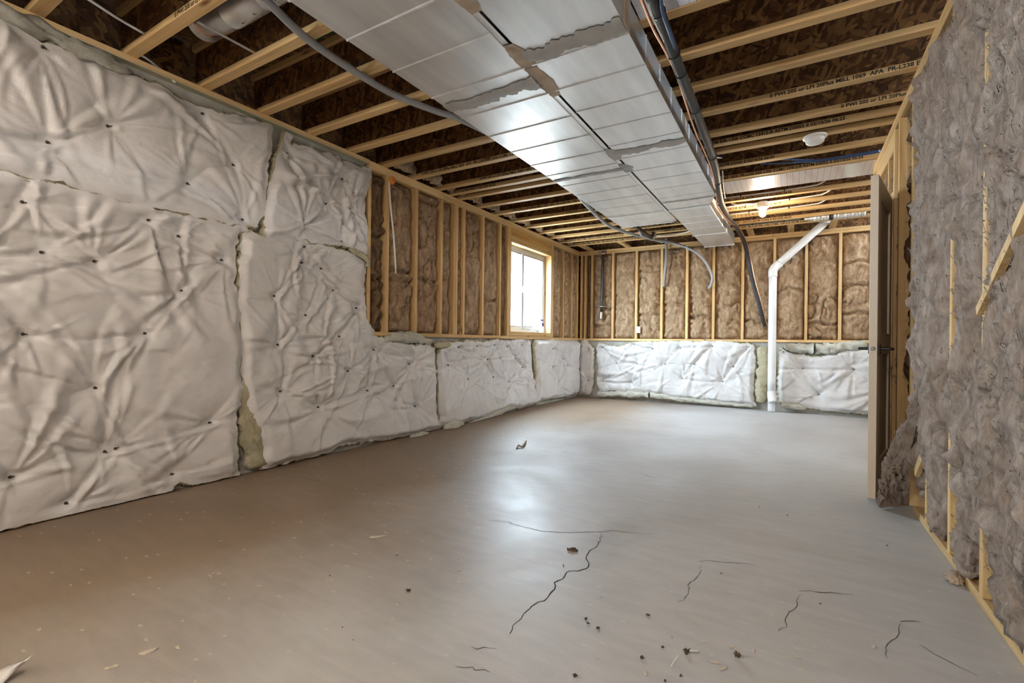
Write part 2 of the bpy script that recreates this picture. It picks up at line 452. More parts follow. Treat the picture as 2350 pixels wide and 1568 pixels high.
def floor_mat():
    m, nt, b = mat('concrete_floor')
    b.inputs['Specular IOR Level'].default_value = .5
    tc = N(nt, 'ShaderNodeTexCoord')
    mp = N(nt, 'ShaderNodeMapping'); mp.inputs['Scale'].default_value = (1, 1, 1)
    nt.links.new(tc.outputs['Object'], mp.inputs['Vector'])
    n1 = N(nt, 'ShaderNodeTexNoise'); n1.inputs['Scale'].default_value = .9; n1.inputs['Detail'].default_value = 7; n1.inputs['Roughness'].default_value = .55; n1.inputs['Distortion'].default_value = .8
    nt.links.new(mp.outputs[0], n1.inputs['Vector'])
    r1 = ramp(nt, [(.28, (.34, .33, .32)), (.5, (.415, .41, .405)), (.72, (.49, .49, .49))])
    nt.links.new(n1.outputs['Fac'], r1.inputs[0])
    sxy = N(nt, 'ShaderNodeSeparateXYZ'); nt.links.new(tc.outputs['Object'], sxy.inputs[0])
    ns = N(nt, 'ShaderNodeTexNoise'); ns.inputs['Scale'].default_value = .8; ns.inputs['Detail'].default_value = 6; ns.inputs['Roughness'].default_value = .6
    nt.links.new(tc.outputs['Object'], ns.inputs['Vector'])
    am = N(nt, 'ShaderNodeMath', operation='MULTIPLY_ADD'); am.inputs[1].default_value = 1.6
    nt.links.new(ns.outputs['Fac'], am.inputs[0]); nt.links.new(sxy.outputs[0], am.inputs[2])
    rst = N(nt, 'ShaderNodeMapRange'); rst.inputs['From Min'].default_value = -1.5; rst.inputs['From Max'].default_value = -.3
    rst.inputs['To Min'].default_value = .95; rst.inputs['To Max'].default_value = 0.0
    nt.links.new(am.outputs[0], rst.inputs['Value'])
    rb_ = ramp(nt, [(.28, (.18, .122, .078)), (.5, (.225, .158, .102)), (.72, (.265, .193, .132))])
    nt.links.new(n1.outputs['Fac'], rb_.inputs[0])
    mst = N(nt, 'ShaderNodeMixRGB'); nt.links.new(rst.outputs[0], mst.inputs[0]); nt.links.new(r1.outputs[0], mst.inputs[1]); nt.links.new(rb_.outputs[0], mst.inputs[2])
    # trowel streaks
    mp2 = N(nt, 'ShaderNodeMapping'); mp2.inputs['Scale'].default_value = (5, 22, 1); mp2.inputs['Rotation'].default_value = (0, 0, .35)
    nt.links.new(tc.outputs['Object'], mp2.inputs['Vector'])
    n2 = N(nt, 'ShaderNodeTexNoise'); n2.inputs['Scale'].default_value = 1; n2.inputs['Detail'].default_value = 6; n2.inputs['Distortion'].default_value = .5
    nt.links.new(mp2.outputs[0], n2.inputs['Vector'])
    r2 = ramp(nt, [(.35, (.86, .86, .86)), (.62, (1.1, 1.1, 1.1))])
    nt.links.new(n2.outputs['Fac'], r2.inputs[0])
    mx = N(nt, 'ShaderNodeMixRGB', blend_type='MULTIPLY'); mx.inputs[0].default_value = .38
    nt.links.new(mst.outputs[0], mx.inputs[1]); nt.links.new(r2.outputs[0], mx.inputs[2])
    # pale plaster specks
    mp3 = N(nt, 'ShaderNodeMapping'); mp3.inputs['Scale'].default_value = (4.2, 9, 1); mp3.inputs['Rotation'].default_value = (0, 0, .5)
    nt.links.new(tc.outputs['Object'], mp3.inputs['Vector'])
    nw = N(nt, 'ShaderNodeTexNoise'); nw.inputs['Scale'].default_value = 20; nw.inputs['Detail'].default_value = 3
    nt.links.new(tc.outputs['Object'], nw.inputs['Vector'])
    ad = N(nt, 'ShaderNodeVectorMath', operation='MULTIPLY_ADD'); ad.inputs[1].default_value = (.22, .22, 0)
    nt.links.new(nw.outputs['Color'], ad.inputs[0]); nt.links.new(mp3.outputs[0], ad.inputs[2])
    vo = N(nt, 'ShaderNodeTexVoronoi', voronoi_dimensions='2D'); vo.inputs['Scale'].default_value = 1.6
    nt.links.new(ad.outputs[0], vo.inputs['Vector'])
    rs = ramp(nt, [(.055, (1, 1, 1)), (.085, (0, 0, 0))])
    nt.links.new(vo.outputs['Distance'], rs.inputs[0])
    sp = N(nt, 'ShaderNodeSeparateColor'); nt.links.new(vo.outputs['Color'], sp.inputs[0])
    gt = N(nt, 'ShaderNodeMath', operation='GREATER_THAN'); gt.inputs[1].default_value = .7
    nt.links.new(sp.outputs[0], gt.inputs[0])
    ml = N(nt, 'ShaderNodeMath', operation='MULTIPLY'); nt.links.new(rs.outputs[0], ml.inputs[0]); nt.links.new(gt.outputs[0], ml.inputs[1])
    ml2 = N(nt, 'ShaderNodeMath', operation='MULTIPLY'); ml2.inputs[1].default_value = .55
    nt.links.new(ml.outputs[0], ml2.inputs[0])
    mx2 = N(nt, 'ShaderNodeMixRGB'); nt.links.new(ml2.outputs[0], mx2.inputs[0])
    nt.links.new(mx.outputs[0], mx2.inputs[1]); mx2.inputs[2].default_value = (.56, .50, .42, 1)
    # fine grain
    n4 = N(nt, 'ShaderNodeTexNoise'); n4.inputs['Scale'].default_value = 260; n4.inputs['Detail'].default_value = 3
    nt.links.new(tc.outputs['Object'], n4.inputs['Vector'])
    r4 = ramp(nt, [(.3, (.88, .88, .88)), (.7, (1.1, 1.1, 1.1))]); nt.links.new(n4.outputs['Fac'], r4.inputs[0])
    mx4 = N(nt, 'ShaderNodeMixRGB', blend_type='MULTIPLY'); mx4.inputs[0].default_value = .8
    nt.links.new(mx2.outputs[0], mx4.inputs[1]); nt.links.new(r4.outputs[0], mx4.inputs[2])
    nt.links.new(mx4.outputs[0], b.inputs['Base Color'])
    rr = ramp(nt, [(.35, (.44, .44, .44)), (.7, (.64, .64, .64))])
    nt.links.new(n1.outputs['Fac'], rr.inputs[0]); nt.links.new(rr.outputs[0], b.inputs['Roughness'])
    bp = N(nt, 'ShaderNodeBump'); bp.inputs['Strength'].default_value = .12; bp.inputs['Distance'].default_value = .003
    nt.links.new(n2.outputs['Fac'], bp.inputs['Height'])
    bp2 = N(nt, 'ShaderNodeBump'); bp2.inputs['Strength'].default_value = .3; bp2.inputs['Distance'].default_value = .0008
    nt.links.new(n4.outputs['Fac'], bp2.inputs['Height']); nt.links.new(bp.outputs[0], bp2.inputs['Normal'])
    nt.links.new(bp2.outputs[0], b.inputs['Normal'])
floor_mat()

def duct_mat(name, axis, base=(.74, .75, .76)):
    m, nt, b = mat(name)
    b.inputs['Metallic'].default_value = .76
    tc = N(nt, 'ShaderNodeTexCoord')
    mp = N(nt, 'ShaderNodeMapping'); mp.inputs['Scale'].default_value = (9, 1.2, 9) if axis == 'y' else (1.2, 9, 9)
    nt.links.new(tc.outputs['Object'], mp.inputs['Vector'])
    n1 = N(nt, 'ShaderNodeTexNoise'); n1.inputs['Scale'].default_value = 1; n1.inputs['Detail'].default_value = 5
    nt.links.new(mp.outputs[0], n1.inputs['Vector'])
    r = ramp(nt, [(.3, tuple(.86*c for c in base)), (.7, tuple(1.1*c for c in base))])
    nt.links.new(n1.outputs['Fac'], r.inputs[0]); nt.links.new(r.outputs[0], b.inputs['Base Color'])
    rr = ramp(nt, [(.3, (.24, .24, .24)), (.7, (.40, .40, .40))])
    b.inputs['Roughness'].default_value = .40
    n2 = N(nt, 'ShaderNodeTexNoise'); n2.inputs['Scale'].default_value = 3.2; n2.inputs['Detail'].default_value = 2
    nt.links.new(tc.outputs['Object'], n2.inputs['Vector'])
    bp = N(nt, 'ShaderNodeBump'); bp.inputs['Strength'].default_value = .10; bp.inputs['Distance'].default_value = .02
    nt.links.new(n2.outputs['Fac'], bp.inputs['Height'])
    vo = N(nt, 'ShaderNodeTexVoronoi'); vo.inputs['Scale'].default_value = 55
    nt.links.new(tc.outputs['Object'], vo.inputs['Vector'])
    bp2 = N(nt, 'ShaderNodeBump'); bp2.inputs['Strength'].default_value = .0; bp2.inputs['Distance'].default_value = .0005
    nt.links.new(vo.outputs['Color'], bp2.inputs['Height']); nt.links.new(bp.outputs[0], bp2.inputs['Normal'])
    pass
duct_mat('duct', 'y')
duct_mat('duct_x', 'x')

def foil_mat():
    m, nt, b = mat('foil_board')
    b.inputs['Metallic'].default_value = .55; b.inputs['Roughness'].default_value = .34
    tc = N(nt, 'ShaderNodeTexCoord')
    sx = N(nt, 'ShaderNodeSeparateXYZ'); nt.links.new(tc.outputs['Object'], sx.inputs[0])
    masks = []
    for ax, per, wid in ((0, .0508, .0022), (1, .0508, .0016)):
        md = N(nt, 'ShaderNodeMath', operation='PINGPONG'); md.inputs[1].default_value = per/2
        nt.links.new(sx.outputs[ax], md.inputs[0])
        lt = N(nt, 'ShaderNodeMath', operation='LESS_THAN'); lt.inputs[1].default_value = wid/2
        nt.links.new(md.outputs[0], lt.inputs[0]); masks.append(lt)
    mxm = N(nt, 'ShaderNodeMath', operation='MAXIMUM'); nt.links.new(masks[0].outputs[0], mxm.inputs[0])
    half = N(nt, 'ShaderNodeMath', operation='MULTIPLY'); half.inputs[1].default_value = .45
    nt.links.new(masks[1].outputs[0], half.inputs[0]); nt.links.new(half.outputs[0], mxm.inputs[1])
    mx = N(nt, 'ShaderNodeMixRGB'); nt.links.new(mxm.outputs[0], mx.inputs[0])
    mx.inputs[1].default_value = (.78, .76, .78, 1); mx.inputs[2].default_value = (.25, .2, .22, 1)
    nt.links.new(mx.outputs[0], b.inputs['Base Color'])
foil_mat()

simple('concrete_wall', (.36, .36, .33), .85, var=.2, bump=(30, .4, .004))
simple('mastic', (.36, .345, .32), .7, var=.12, bump=(60, .5, .004))
simple('mastic_tan', (.42, .33, .24), .75, var=.15, bump=(60, .5, .004))
simple('sealant', (.66, .58, .44), .6, bump=(50, .4, .003))
simple('mastic_white', (.72, .72, .70), .6, bump=(60, .5, .003))
simple('conduit', (.33, .335, .345), .38, bump=(160, .4, .002))
simple('black_rubber', (.022, .021, .021), .55, bump=(180, .6, .002))
simple('black_plastic', (.012, .012, .012), .4)
simple('black_steel', (.016, .015, .014), .38)
simple('steel', (.55, .55, .55), .3, 1.0)
simple('copper', (.80, .42, .27), .28, 1.0)
simple('blue_pex', (.035, .085, .22), .4)
simple('white_cable', (.74, .73, .70), .45)
simple('grey_cable', (.30, .30, .30), .5)
simple('pvc', (.70, .70, .70), .28)
simple('white_plastic', (.80, .80, .79), .35)
simple('porcelain', (.70, .69, .66), .3)
simple('vinyl', (.46, .47, .48), .4)
simple('window_gasket', (.10, .11, .12), .5)
simple('door_paint', (.56, .46, .345), .42)
simple('jamb', (.78, .64, .43), .5, var=.05)
simple('ink', (.018, .015, .012), .8)
simple('ink_red', (.35, .03, .05), .7)
simple('orange_foam', (.80, .25, .04), .7, bump=(60, .8, .008))
simple('grey_tape', (.22, .23, .24), .5)
simple('pin', (.035, .022, .016), .5)
simple('crack', (.035, .028, .022), .95)
simple('crumb', (.075, .05, .032), .9, var=.3)
simple('chip', (.52, .46, .38), .8, var=.2)
simple('wire', (.75, .74, .70), .35)
simple('wool_scrap', (.36, .27, .2), .95, var=.3)
simple('bag_white', (.80, .80, .84), .4)
simple('bag_purple', (.07, .03, .22), .4)
simple('green_panel', (.01, .09, .05), .6)
simple('black_stain', (.03, .028, .025), .8)
simple('gasket', (.45, .42, .28), .8)
simple('wall_paint', (.55, .52, .47), .8)
simple('shrub', (.22, .24, .18), .9)
simple('outside_ground', (.45, .42, .38), .9, var=.2)
def emit(name, col, s):
    m, nt, b = mat(name)
    b.inputs['Base Color'].default_value = (*col, 1)
    b.inputs['Emission Color'].default_value = (*col, 1); b.inputs['Emission Strength'].default_value = s
emit('bulb_glow', (1.0, .78, .54), BULB)
emit('bulb_glow_added_fill', (1.0, .87, .75), BULB*2.5)  # stronger glow for the bulbs added out of view as fill
def glass_mat():
    m, nt, b = mat('pane_glass')
    nt.nodes.remove(b)
    out = nt.nodes['Material Output']
    tr = N(nt, 'ShaderNodeBsdfTransparent'); tr.inputs[0].default_value = (.95, .97, .97, 1)
    gl = N(nt, 'ShaderNodeBsdfGlossy'); gl.inputs['Roughness'].default_value = .02
    mx = N(nt, 'ShaderNodeMixShader'); mx.inputs[0].default_value = .04
    nt.links.new(tr.outputs[0], mx.inputs[1]); nt.links.new(gl.outputs[0], mx.inputs[2])
    nt.links.new(mx.outputs[0], out.inputs['Surface'])
glass_mat()

# ================================================================== STRUCTURE
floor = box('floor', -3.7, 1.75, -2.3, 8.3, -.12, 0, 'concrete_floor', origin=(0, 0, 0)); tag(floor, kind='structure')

def polyline_strip(name, pts, w, mat_, parent, z=.0008, jag=.006, seed=1):
    P = np.array(pts, float)
    out = [P[0]]
    r = np.random.default_rng(seed)
    for a, b in zip(P[:-1], P[1:]):
        n = max(2, int(np.linalg.norm(b-a)/.018))
        for i in range(1, n+1):
            q = a+(b-a)*i/n
            if i < n: q = q + r.normal(0, jag, 2)*.6
            out.append(q)
    Q = np.array(out); T = np.gradient(Q, axis=0); T /= np.linalg.norm(T, axis=1)[:, None]
    Nn = np.stack([-T[:, 1], T[:, 0]], 1)
    t = np.linspace(0, 1, len(Q))
    ww = w*(.35+.65*np.sin(np.pi*np.clip(t, .03, .97)))*(.6+.7*r.random(len(Q)))
    V = []; Fs = []
    for i in range(len(Q)):
        V.append((*(Q[i]+Nn[i]*ww[i]/2), z)); V.append((*(Q[i]-Nn[i]*ww[i]/2), z))
        if i: Fs.append((2*i-2, 2*i-1, 2*i+1, 2*i))
    return new_obj(name, V, Fs, mat_, parent)
def fl(u, v): return onz(u, v, 0)[:2]
CRACKS = [
 ([(1120,1194),(1160,1198),(1195,1208),(1240,1219),(1290,1223),(1380,1221),(1402,1218),(1440,1222),(1500,1227)], .004),
 ([(1380,1225),(1378,1242),(1366,1258),(1350,1270),(1345,1283),(1352,1295),(1344,1306),(1300,1314),(1290,1330),(1272,1338),(1273,1353),(1255,1374),(1235,1382),(1208,1404),(1196,1421),(1176,1437),(1170,1455)], .0055),
 ([(1603,1289),(1630,1287),(1660,1291),(1700,1293),(1730,1297)], .0035),
 ([(1609,1297),(1606,1315),(1597,1328),(1578,1345),(1580,1364),(1570,1377),(1556,1382)], .0028),
 ([(1834,1358),(1860,1356),(1880,1360),(1920,1362),(1960,1366)], .004),
 ([(1838,1365),(1830,1390),(1808,1410),(1802,1428),(1806,1440),(1786,1450)], .0028),
 ([(2065,1428),(2090,1426),(2120,1430)], .003),
 ([(2068,1432),(2060,1460),(2036,1480),(2032,1500),(2036,1512)], .0025),
 ([(2110,1480),(2140,1500),(2180,1520),(2245,1553)], .003),
 ([(640,1090),(700,1098),(740,1108),(772,1122)], .003),
 ([(1080,1484),(1110,1486),(1140,1490)], .003), ([(1045,1530),(1085,1532),(1125,1544)], .003),
 ([(1470,1085),(1500,1100)], .003),
]
for i, (pts, w) in enumerate(CRACKS):
    polyline_strip('crack', [fl(*p) for p in pts], w, 'crack', floor, seed=i+3)

# ---- left wall
wl_v, wl_f = merge([prism([(RY1, 0), (8.25, 0), (8.25, LEDGE), (YFULL, LEDGE), (YFULL, 2.581), (RY1, 2.581)], 'x', -3.65, XC), box_vf(-3.65, XC, -2.3, RY0, 0, 2.581), box_vf(-3.65, XC, RY0, RY1, 0, RZ0), box_vf(-3.65, XC, RY0, RY1, RZ1, 2.581)])
wall_left = new_obj('wall_left', wl_v, wl_f, 'concrete_wall', origin=(XC, 0, 0)); tag(wall_left, kind='structure')
lumber('sill_plate', -3.54, XL+.01, -2.3, YFULL+.02, 2.584, 2.619, 'lumber_y', wall_left)
box('sill_gasket', -3.54, XL+.014, -2.3, YFULL, 2.578, 2.584, 'gasket', wall_left)
PT = .038
lumber('top_plate', -3.50, XL, YFULL+.02, 8.0, 2.581, 2.619, 'lumber_y', wall_left)
lumber('top_plate', -3.50, XL, YFULL+.02, 4.12, 2.543, 2.581, 'lumber_y', wall_left)
lumber('top_plate', -3.50, XL, 4.125, 8.0, 2.543, 2.581, 'lumber_y', wall_left)
lumber('bottom_plate', -3.50, XL+.004, YFULL, 8.0, LEDGE+.001, LEDGE+.039, 'lumber_y', wall_left)
ZS0, ZS1 = LEDGE+.039, 2.543
LSTUD = [3.06, 3.29, 3.695, 4.10, 4.33, 4.372, 4.515, 4.915, 5.315, 5.517, 5.556, 6.864, 6.903, 7.32, 7.67, 7.93]
for y in LSTUD:
    lumber('stud', -3.498, XL, y-.019, y+.019, ZS0, ZS1, 'lumber_z', wall_left)
lumber('window_header', -3.49, XL-.004, WY0, WY1, 2.435, 2.543, 'beam_y', wall_left)
lumber('header_plate', -3.49, XL, WY0, WY1, 2.398, 2.434, 'lumber_y', wall_left)
lumber('rough_sill', -3.49, XL, WY0, WY1, 1.062, 1.10, 'lumber_y', wall_left)
for y0, y1 in ((WY0, 6.08), (6.13, WY1)):
    lumber('sill_block', -3.49, XL-.004, y0, y1, ZS0, 1.061, 'lumber_y', wall_left)
box('sheathing', -3.515, -3.50, YFULL, WY0, LEDGE, ZC, 'osb_floor', wall_left)
box('sheathing', -3.515, -3.50, WY1, 8.2, LEDGE, ZC, 'osb_floor', wall_left)
box('sheathing', -3.515, -3.50, WY0, WY1, LEDGE, WZ0, 'osb_floor', wall_left)
box('sheathing', -3.515, -3.50, WY0, WY1, WZ1, ZC, 'osb_floor', wall_left)
box('rim_board', -3.515, -3.48, -2.3, 8.2, ZC, ZC+JD, 'osb_web', wall_left)

# ---- window
win = empty('window_1', (-3.46, (WY0+WY1)/2, WZ0), kind='structure')
lumber('window_jamb', -3.50, XL+.002, WY0+.002, WY0+.018, WZ0+.018, WZ1-.018, 'lumber_z', win, .001)
lumber('window_jamb', -3.50, XL+.002, WY1-.018, WY1-.002, WZ0+.018, WZ1-.018, 'lumber_z', win, .001)
lumber('window_jamb', -3.50, XL+.002, WY0+.002, WY1-.002, WZ1-.017, WZ1+.03, 'lumber_y', win, .001)
lumber('window_sill', -3.50, XL+.002, WY0+.002, WY1-.002, WZ0+.001, WZ0+.017, 'lumber_y', win, .001)
def frame_rect(name, x0, x1, y0, y1, z0, z1, w, mat_, parent, b=.003):
    p = [box_vf(x0, x1, y0, y0+w, z0, z1, b), box_vf(x0, x1, y1-w, y1, z0, z1, b),
         box_vf(x0, x1, y0+w, y1-w, z0, z0+w, b), box_vf(x0, x1, y0+w, y1-w, z1-w, z1, b)]
    v, f = merge(p)
    return new_obj(name, v, f, mat_, parent)
fy0, fy1, fz0, fz1 = WY0+.019, WY1-.02, WZ0+.018, WZ1-.018
frame_rect('window_frame', -3.505, -3.470, fy0, fy1, fz0, fz1, .04, 'vinyl', win)
ym = 6.10
s1 = frame_rect('sash', -3.492, -3.480, fy0+.038, ym+.03, fz0+.038, fz1-.038, .05, 'vinyl', win)
s2 = frame_rect('sash', -3.474, -3.462, ym-.03, fy1-.038, fz0+.038, fz1-.038, .055, 'vinyl', win)
box('pane', -3.488, -3.485, fy0+.085, ym-.018, fz0+.07, fz1-.07, 'pane_glass', s1)
box('pane', -3.470, -3.467, ym+.022, fy1-.09, fz0+.08, fz1-.08, 'pane_glass', s2)
frame_rect('gasket', -3.4795, -3.4785, fy0+.078, ym-.012, fz0+.078, fz1-.078, .012, 'window_gasket', s1, 0)
frame_rect('gasket', -3.4615, -3.4605, ym+.014, fy1-.082, fz0+.082, fz1-.082, .012, 'window_gasket', s2, 0)
v, f = merge([box_vf(-3.4605, -3.445, ym-.018, ym+.006, 1.70, 1.79, .003), box_vf(-3.447, -3.435, ym-.012, ym+.0, 1.735, 1.80, .003)])
new_obj('latch', v, f, 'white_plastic', s2)

added_win = empty('added_window_2', (-3.6, (RY0+RY1)/2, RZ0), kind='structure')  # frame and panes of the unseen window added for its daylight
frame_rect('window_frame', -3.62, -3.58, RY0, RY1, RZ0, RZ1, .04, 'vinyl', added_win, 0)
for a_, b_ in ((RY0+.04, (RY0+RY1)/2+.02), ((RY0+RY1)/2-.02, RY1-.04)):
    sa_ = frame_rect('sash', -3.61, -3.595, a_, b_, RZ0+.04, RZ1-.04, .035, 'vinyl', added_win, 0)
    box('pane', -3.604, -3.601, a_+.035, b_-.035, RZ0+.075, RZ1-.075, 'pane_glass', sa_)
# ---- back wall
wall_back = box('wall_back', -3.65, 1.75, YB+.03, YB+.25, 0, LEDGE, 'concrete_wall', origin=(0, YB+.03, 0)); tag(wall_back, kind='structure')
lumber('bottom_plate', -3.36, 1.7, YB-.004, YB+.14, LEDGE+.001, LEDGE+.039, 'lumber_x', wall_back)
lumber('top_plate', -3.36, -.3, YB, YB+.14, 2.581, 2.617, 'lumber_x', wall_back)
lumber('top_plate', -.297, 1.7, YB, YB+.14, 2.581, 2.617, 'lumber_x', wall_back)
lumber('top_plate', -3.36, 1.7, YB, YB+.14, 2.543, 2.579, 'lumber_x', wall_back)
BSTUD = [float(ony(u, 680, YB)[0]) for u in (1336, 1346, 1358, 1406, 1460, 1518, 1576, 1637, 1704, 1777, 1850, 1928, 2010)]
BSTUD[0] = -3.325; BSTUD[1] = -3.25
for x in BSTUD:
    lumber('stud', x-.019, x+.019, YB, YB+.138, ZS0, ZS1, 'lumber_z', wall_back)
box('sheathing', -3.6, 1.75, YB+.14, YB+.155, LEDGE, ZC, 'osb_floor', wall_back)
box('rim_board', -3.5, 1.75, YB+.12, YB+.155, ZC, ZC+JD, 'osb_web', wall_back)

# ---- right wall
JY = 4.42           # near door jamb, face towards the door opening
DY1 = 5.20
wall_right = empty('wall_right', (XR, 0, 0), kind='structure')
lumber('bottom_plate', XR, XR+.089, -2.3, 3.60, 0.001, .039, 'lumber_y', wall_right)
lumber('top_plate', XR, XR+.089, -2.3, 5.46, 2.581, 2.617, 'lumber_y', wall_right)
lumber('top_plate', XR, XR+.089, -2.3, 3.1, 2.543, 2.580, 'lumber_y', wall_right)
lumber('top_plate', XR, XR+.089, 3.105, 5.44, 2.543, 2.580, 'lumber_y', wall_right)
RSTUD = [-2.2, -1.6, -.8, 0.0, .8, 1.22, 1.63, 2.03, 2.43, 2.865, 3.30, 3.74, 4.18, 4.375, 5.26, 5.42]
for y in RSTUD:
    z0 = .039 if y < 3.6 or y > 5 else .002
    lumber('stud', XR, XR+.089, y-.019, y+.019, z0, 2.543, 'lumber_z', wall_right)
lumber('door_header', XR, XR+.089, 4.40, 5.24, 2.40, 2.543, 'lumber_y', wall_right)
lumber('cripple_stud', XR, XR+.089, 4.60, 4.638, 2.11, 2.40, 'lumber_z', wall_right)
lumber('header_plate', XR, XR+.089, 4.40, 5.24, 2.07, 2.108, 'lumber_y', wall_right)
# let-in diagonal brace boards
def board(name, a, b, w, t, mat_, parent, nrm=(1, 0, 0)):
    a, b = np.array(a, float), np.array(b, float)
    d = (b-a)/np.linalg.norm(b-a); n = np.array(nrm, float); n = n-d*(n@d); n /= np.linalg.norm(n); s = np.cross(d, n)
    V = []
    for p in (a, b):
        for i, j in ((-1, 0), (1, 0), (1, 1), (-1, 1)):
            V.append(p+s*w/2*i+n*t*j)
    Fs = [(0,1,2,3)[::-1], (4,5,6,7), (0,1,5,4), (1,2,6,5), (2,3,7,6), (3,0,4,7)]
    return new_obj(name, V, Fs, mat_, parent)
pa = onx(2356, 462, XR-.07); pb = onx(2240, 715, XR-.015)
board('diagonal_brace', pa, pb, .032, .02, 'lumber_z', wall_right)
pa = onx(2168, 915, XR+.0); pb = onx(2098, 1085, XR-.03)
board('diagonal_brace', pa, pb, .05, .02, 'lumber_z', wall_right)
box('wallboard', XR+.091, XR+.103, -2.3, 4.40, 0, ZC, 'wall_paint', wall_right)
box('wallboard', XR+.091, XR+.103, 5.24, 5.44, 0, ZC, 'wall_paint', wall_right)
box('wallboard', XR+.091, XR+.103, 4.40, 5.24, 2.08, ZC, 'wall_paint', wall_right)
tag(box('wall_beyond', 1.65, 1.72, -2.3, 8.2, 0, ZC, 'wall_paint', origin=(1.65, 0, 0)), kind='structure')
tag(box('wall_rear', -3.65, 1.75, -2.37, -2.27, 0, ZC+JD, 'wall_paint', origin=(0, -2.3, 0)), kind='structure')

# ---- ceiling: subfloor with I-joists
ceiling = box('ceiling', -3.65, 1.75, -2.35, 8.25, ZC+JD+.001, ZC+JD+.02, 'osb_floor', origin=(0, 0, ZC)); tag(ceiling, kind='structure')
JE = [-1.95, -1.55, -1.15, -.75, -.35, .05, .455, .86, 1.265, 1.676, 2.077, 2.475, 2.882, 3.272, 3.665, 4.062, 4.278, 4.455, 4.842, 5.223, 5.638, 6.034, 6.434, 6.818, 7.205, 7.52]
FW = .0635
def text_mesh(s, height, length):
    cu = bpy.data.curves.new('t', 'FONT'); cu.body = s; cu.size = height*1.42; cu.resolution_u = 2
    cu.space_character = 1.0; cu.offset = .0011
    ob = bpy.data.objects.new('t', cu); COL.objects.link(ob)
    dg = bpy.context.evaluated_depsgraph_get()
    me = bpy.data.meshes.new_from_object(ob.evaluated_get(dg))
    bpy.data.objects.remove(ob); bpy.data.curves.remove(cu)
    co = np.array([v.co[:] for v in me.vertices]); fs = [tuple(p.vertices) for p in me.polygons]
    bpy.data.meshes.remove(me)
    co[:, 0] -= co[:, 0].min()
    if length: co[:, 0] *= length/co[:, 0].max()
    return co, fs
STAMP = 'II PWI 20S or LPI 20Plus MILL 1069  APA  PR-L238 ESR-1306 CCMC 12412-R ASTM D5055 II 02/10/26 %s'
PITCHX = .0162
def stamp(jo, ye, x0, time, cut=None):
    s = STAMP % time
    co, fs = text_mesh(s, .0245, PITCHX*len(s))
    V = np.stack([co[:, 0]+x0, np.full(len(co), ye-FW-.0007), co[:, 1]+ZC+.0065], 1)
    new_obj('printed_text', V, fs, 'ink', jo)
LEN = PITCHX*98
def xpix(u, v, ye): return float(ony(u, v, ye-FW)[0])
STAMPS = {3.665: [(-.16, '06:25'), (xpix(969, 401, 3.665), '06:25')], 4.062: [(.26, '06:25'), (xpix(1101, 412, 4.062), '06:25')],
 4.278: [(.283-LEN, '06:25'), (xpix(1134, 427, 4.278)-LEN, '06:25')], 4.842: [(-.189-LEN, '06:39')], 5.223: [(.484-LEN, '06:24'), (-2.55-LEN*.35, '06:24')],
 6.034: [(-.063-LEN, '06:18')], 6.434: [(-.174-LEN, '06:19')], 6.818: [(-.43-LEN, '06:22')], 7.205: [(-.072-LEN, '06:22'), (-2.3-LEN, '06:20')],
 7.52: [(.376-LEN, '06:20'), (-2.1-LEN*.8, '06:13')], 1.265: [(xpix(401, 43, 1.265), '06:39')], 5.638: [(xpix(1300, 490, 5.638), '06:25')],
 }
for ye in JE:
    yc = ye-FW/2
    j = box('i_joist', -3.478, 1.65, yc-.006, yc+.006, ZC+.038, ZC+JD-.038, 'osb_web', ceiling, origin=(-1, yc, ZC))
    lumber('bottom_flange', -3.478, 1.65, ye-FW, ye, ZC, ZC+.038, 'lumber_x', j, .002)
    lumber('top_flange', -3.478, 1.65, ye-FW, ye, ZC+JD-.038, ZC+JD, 'lumber_x', j, .0)
    for x0, tm in STAMPS.get(ye, []):
        stamp(j, ye, x0, tm)
for u in (1345, 1432, 1640, 1722, 1815, 1912):
    x = float(onz(u, 545, ZC)[0]); x = float(ony(u, 545, 7.8)[0])
    lumber('blocking', x-.04, x+.04, 7.525, 8.11, ZC+.001, ZC+.038, 'lumber_y', ceiling)
box('green_patch', -2.72, -2.42, 1.9, 1.99, ZC+JD-.003, ZC+JD, 'green_panel', ceiling)
# web stiffener between the flanges by the duct, left bay
lumber('blocking', -3.0, -2.35, 1.775, 1.813, ZC+.20, ZC+JD-.001, 'lumber_x', ceiling)

# ================================================================== QUILTED INSULATION BLANKETS
def resample(P, step):
    P = np.asarray(P, float); Q = np.vstack([P, P[:1]]); out = []
    for a, b in zip(Q[:-1], Q[1:]):
        n = max(1, int(np.linalg.norm(b-a)/step))
        for i in range(n): out.append(a+(b-a)*i/n)
    return np.array(out)
def inside(P, S, Z):
    r = np.zeros(S.shape, bool); n = len(P)
    for i in range(n):
        x1, y1 = P[i]; x2, y2 = P[(i+1) % n]
        if y1 == y2: continue
        c = ((y1 > Z) != (y2 > Z)) & (S < (x2-x1)*(Z-y1)/(y2-y1)+x1)
        r ^= c
    return r
def seg_dist(S, Z, a, b):
    d = b-a; L = d@d+1e-12
    t = np.clip(((S-a[0])*d[0]+(Z-a[1])*d[1])/L, 0, 1)
    px, pz = a[0]+t*d[0], a[1]+t*d[1]
    return np.hypot(S-px, Z-pz), t, px, pz
def poly_near(P, S, Z):
    best = np.full(S.shape, 1e9); bx = np.zeros(S.shape); bz = np.zeros(S.shape)
    n = len(P)
    for i in range(n):
        dd, t, px, pz = seg_dist(S, Z, P[i], P[(i+1) % n])
        k = dd < best
        best[k] = dd[k]; bx[k] = px[k]; bz[k] = pz[k]
    return best, bx, bz

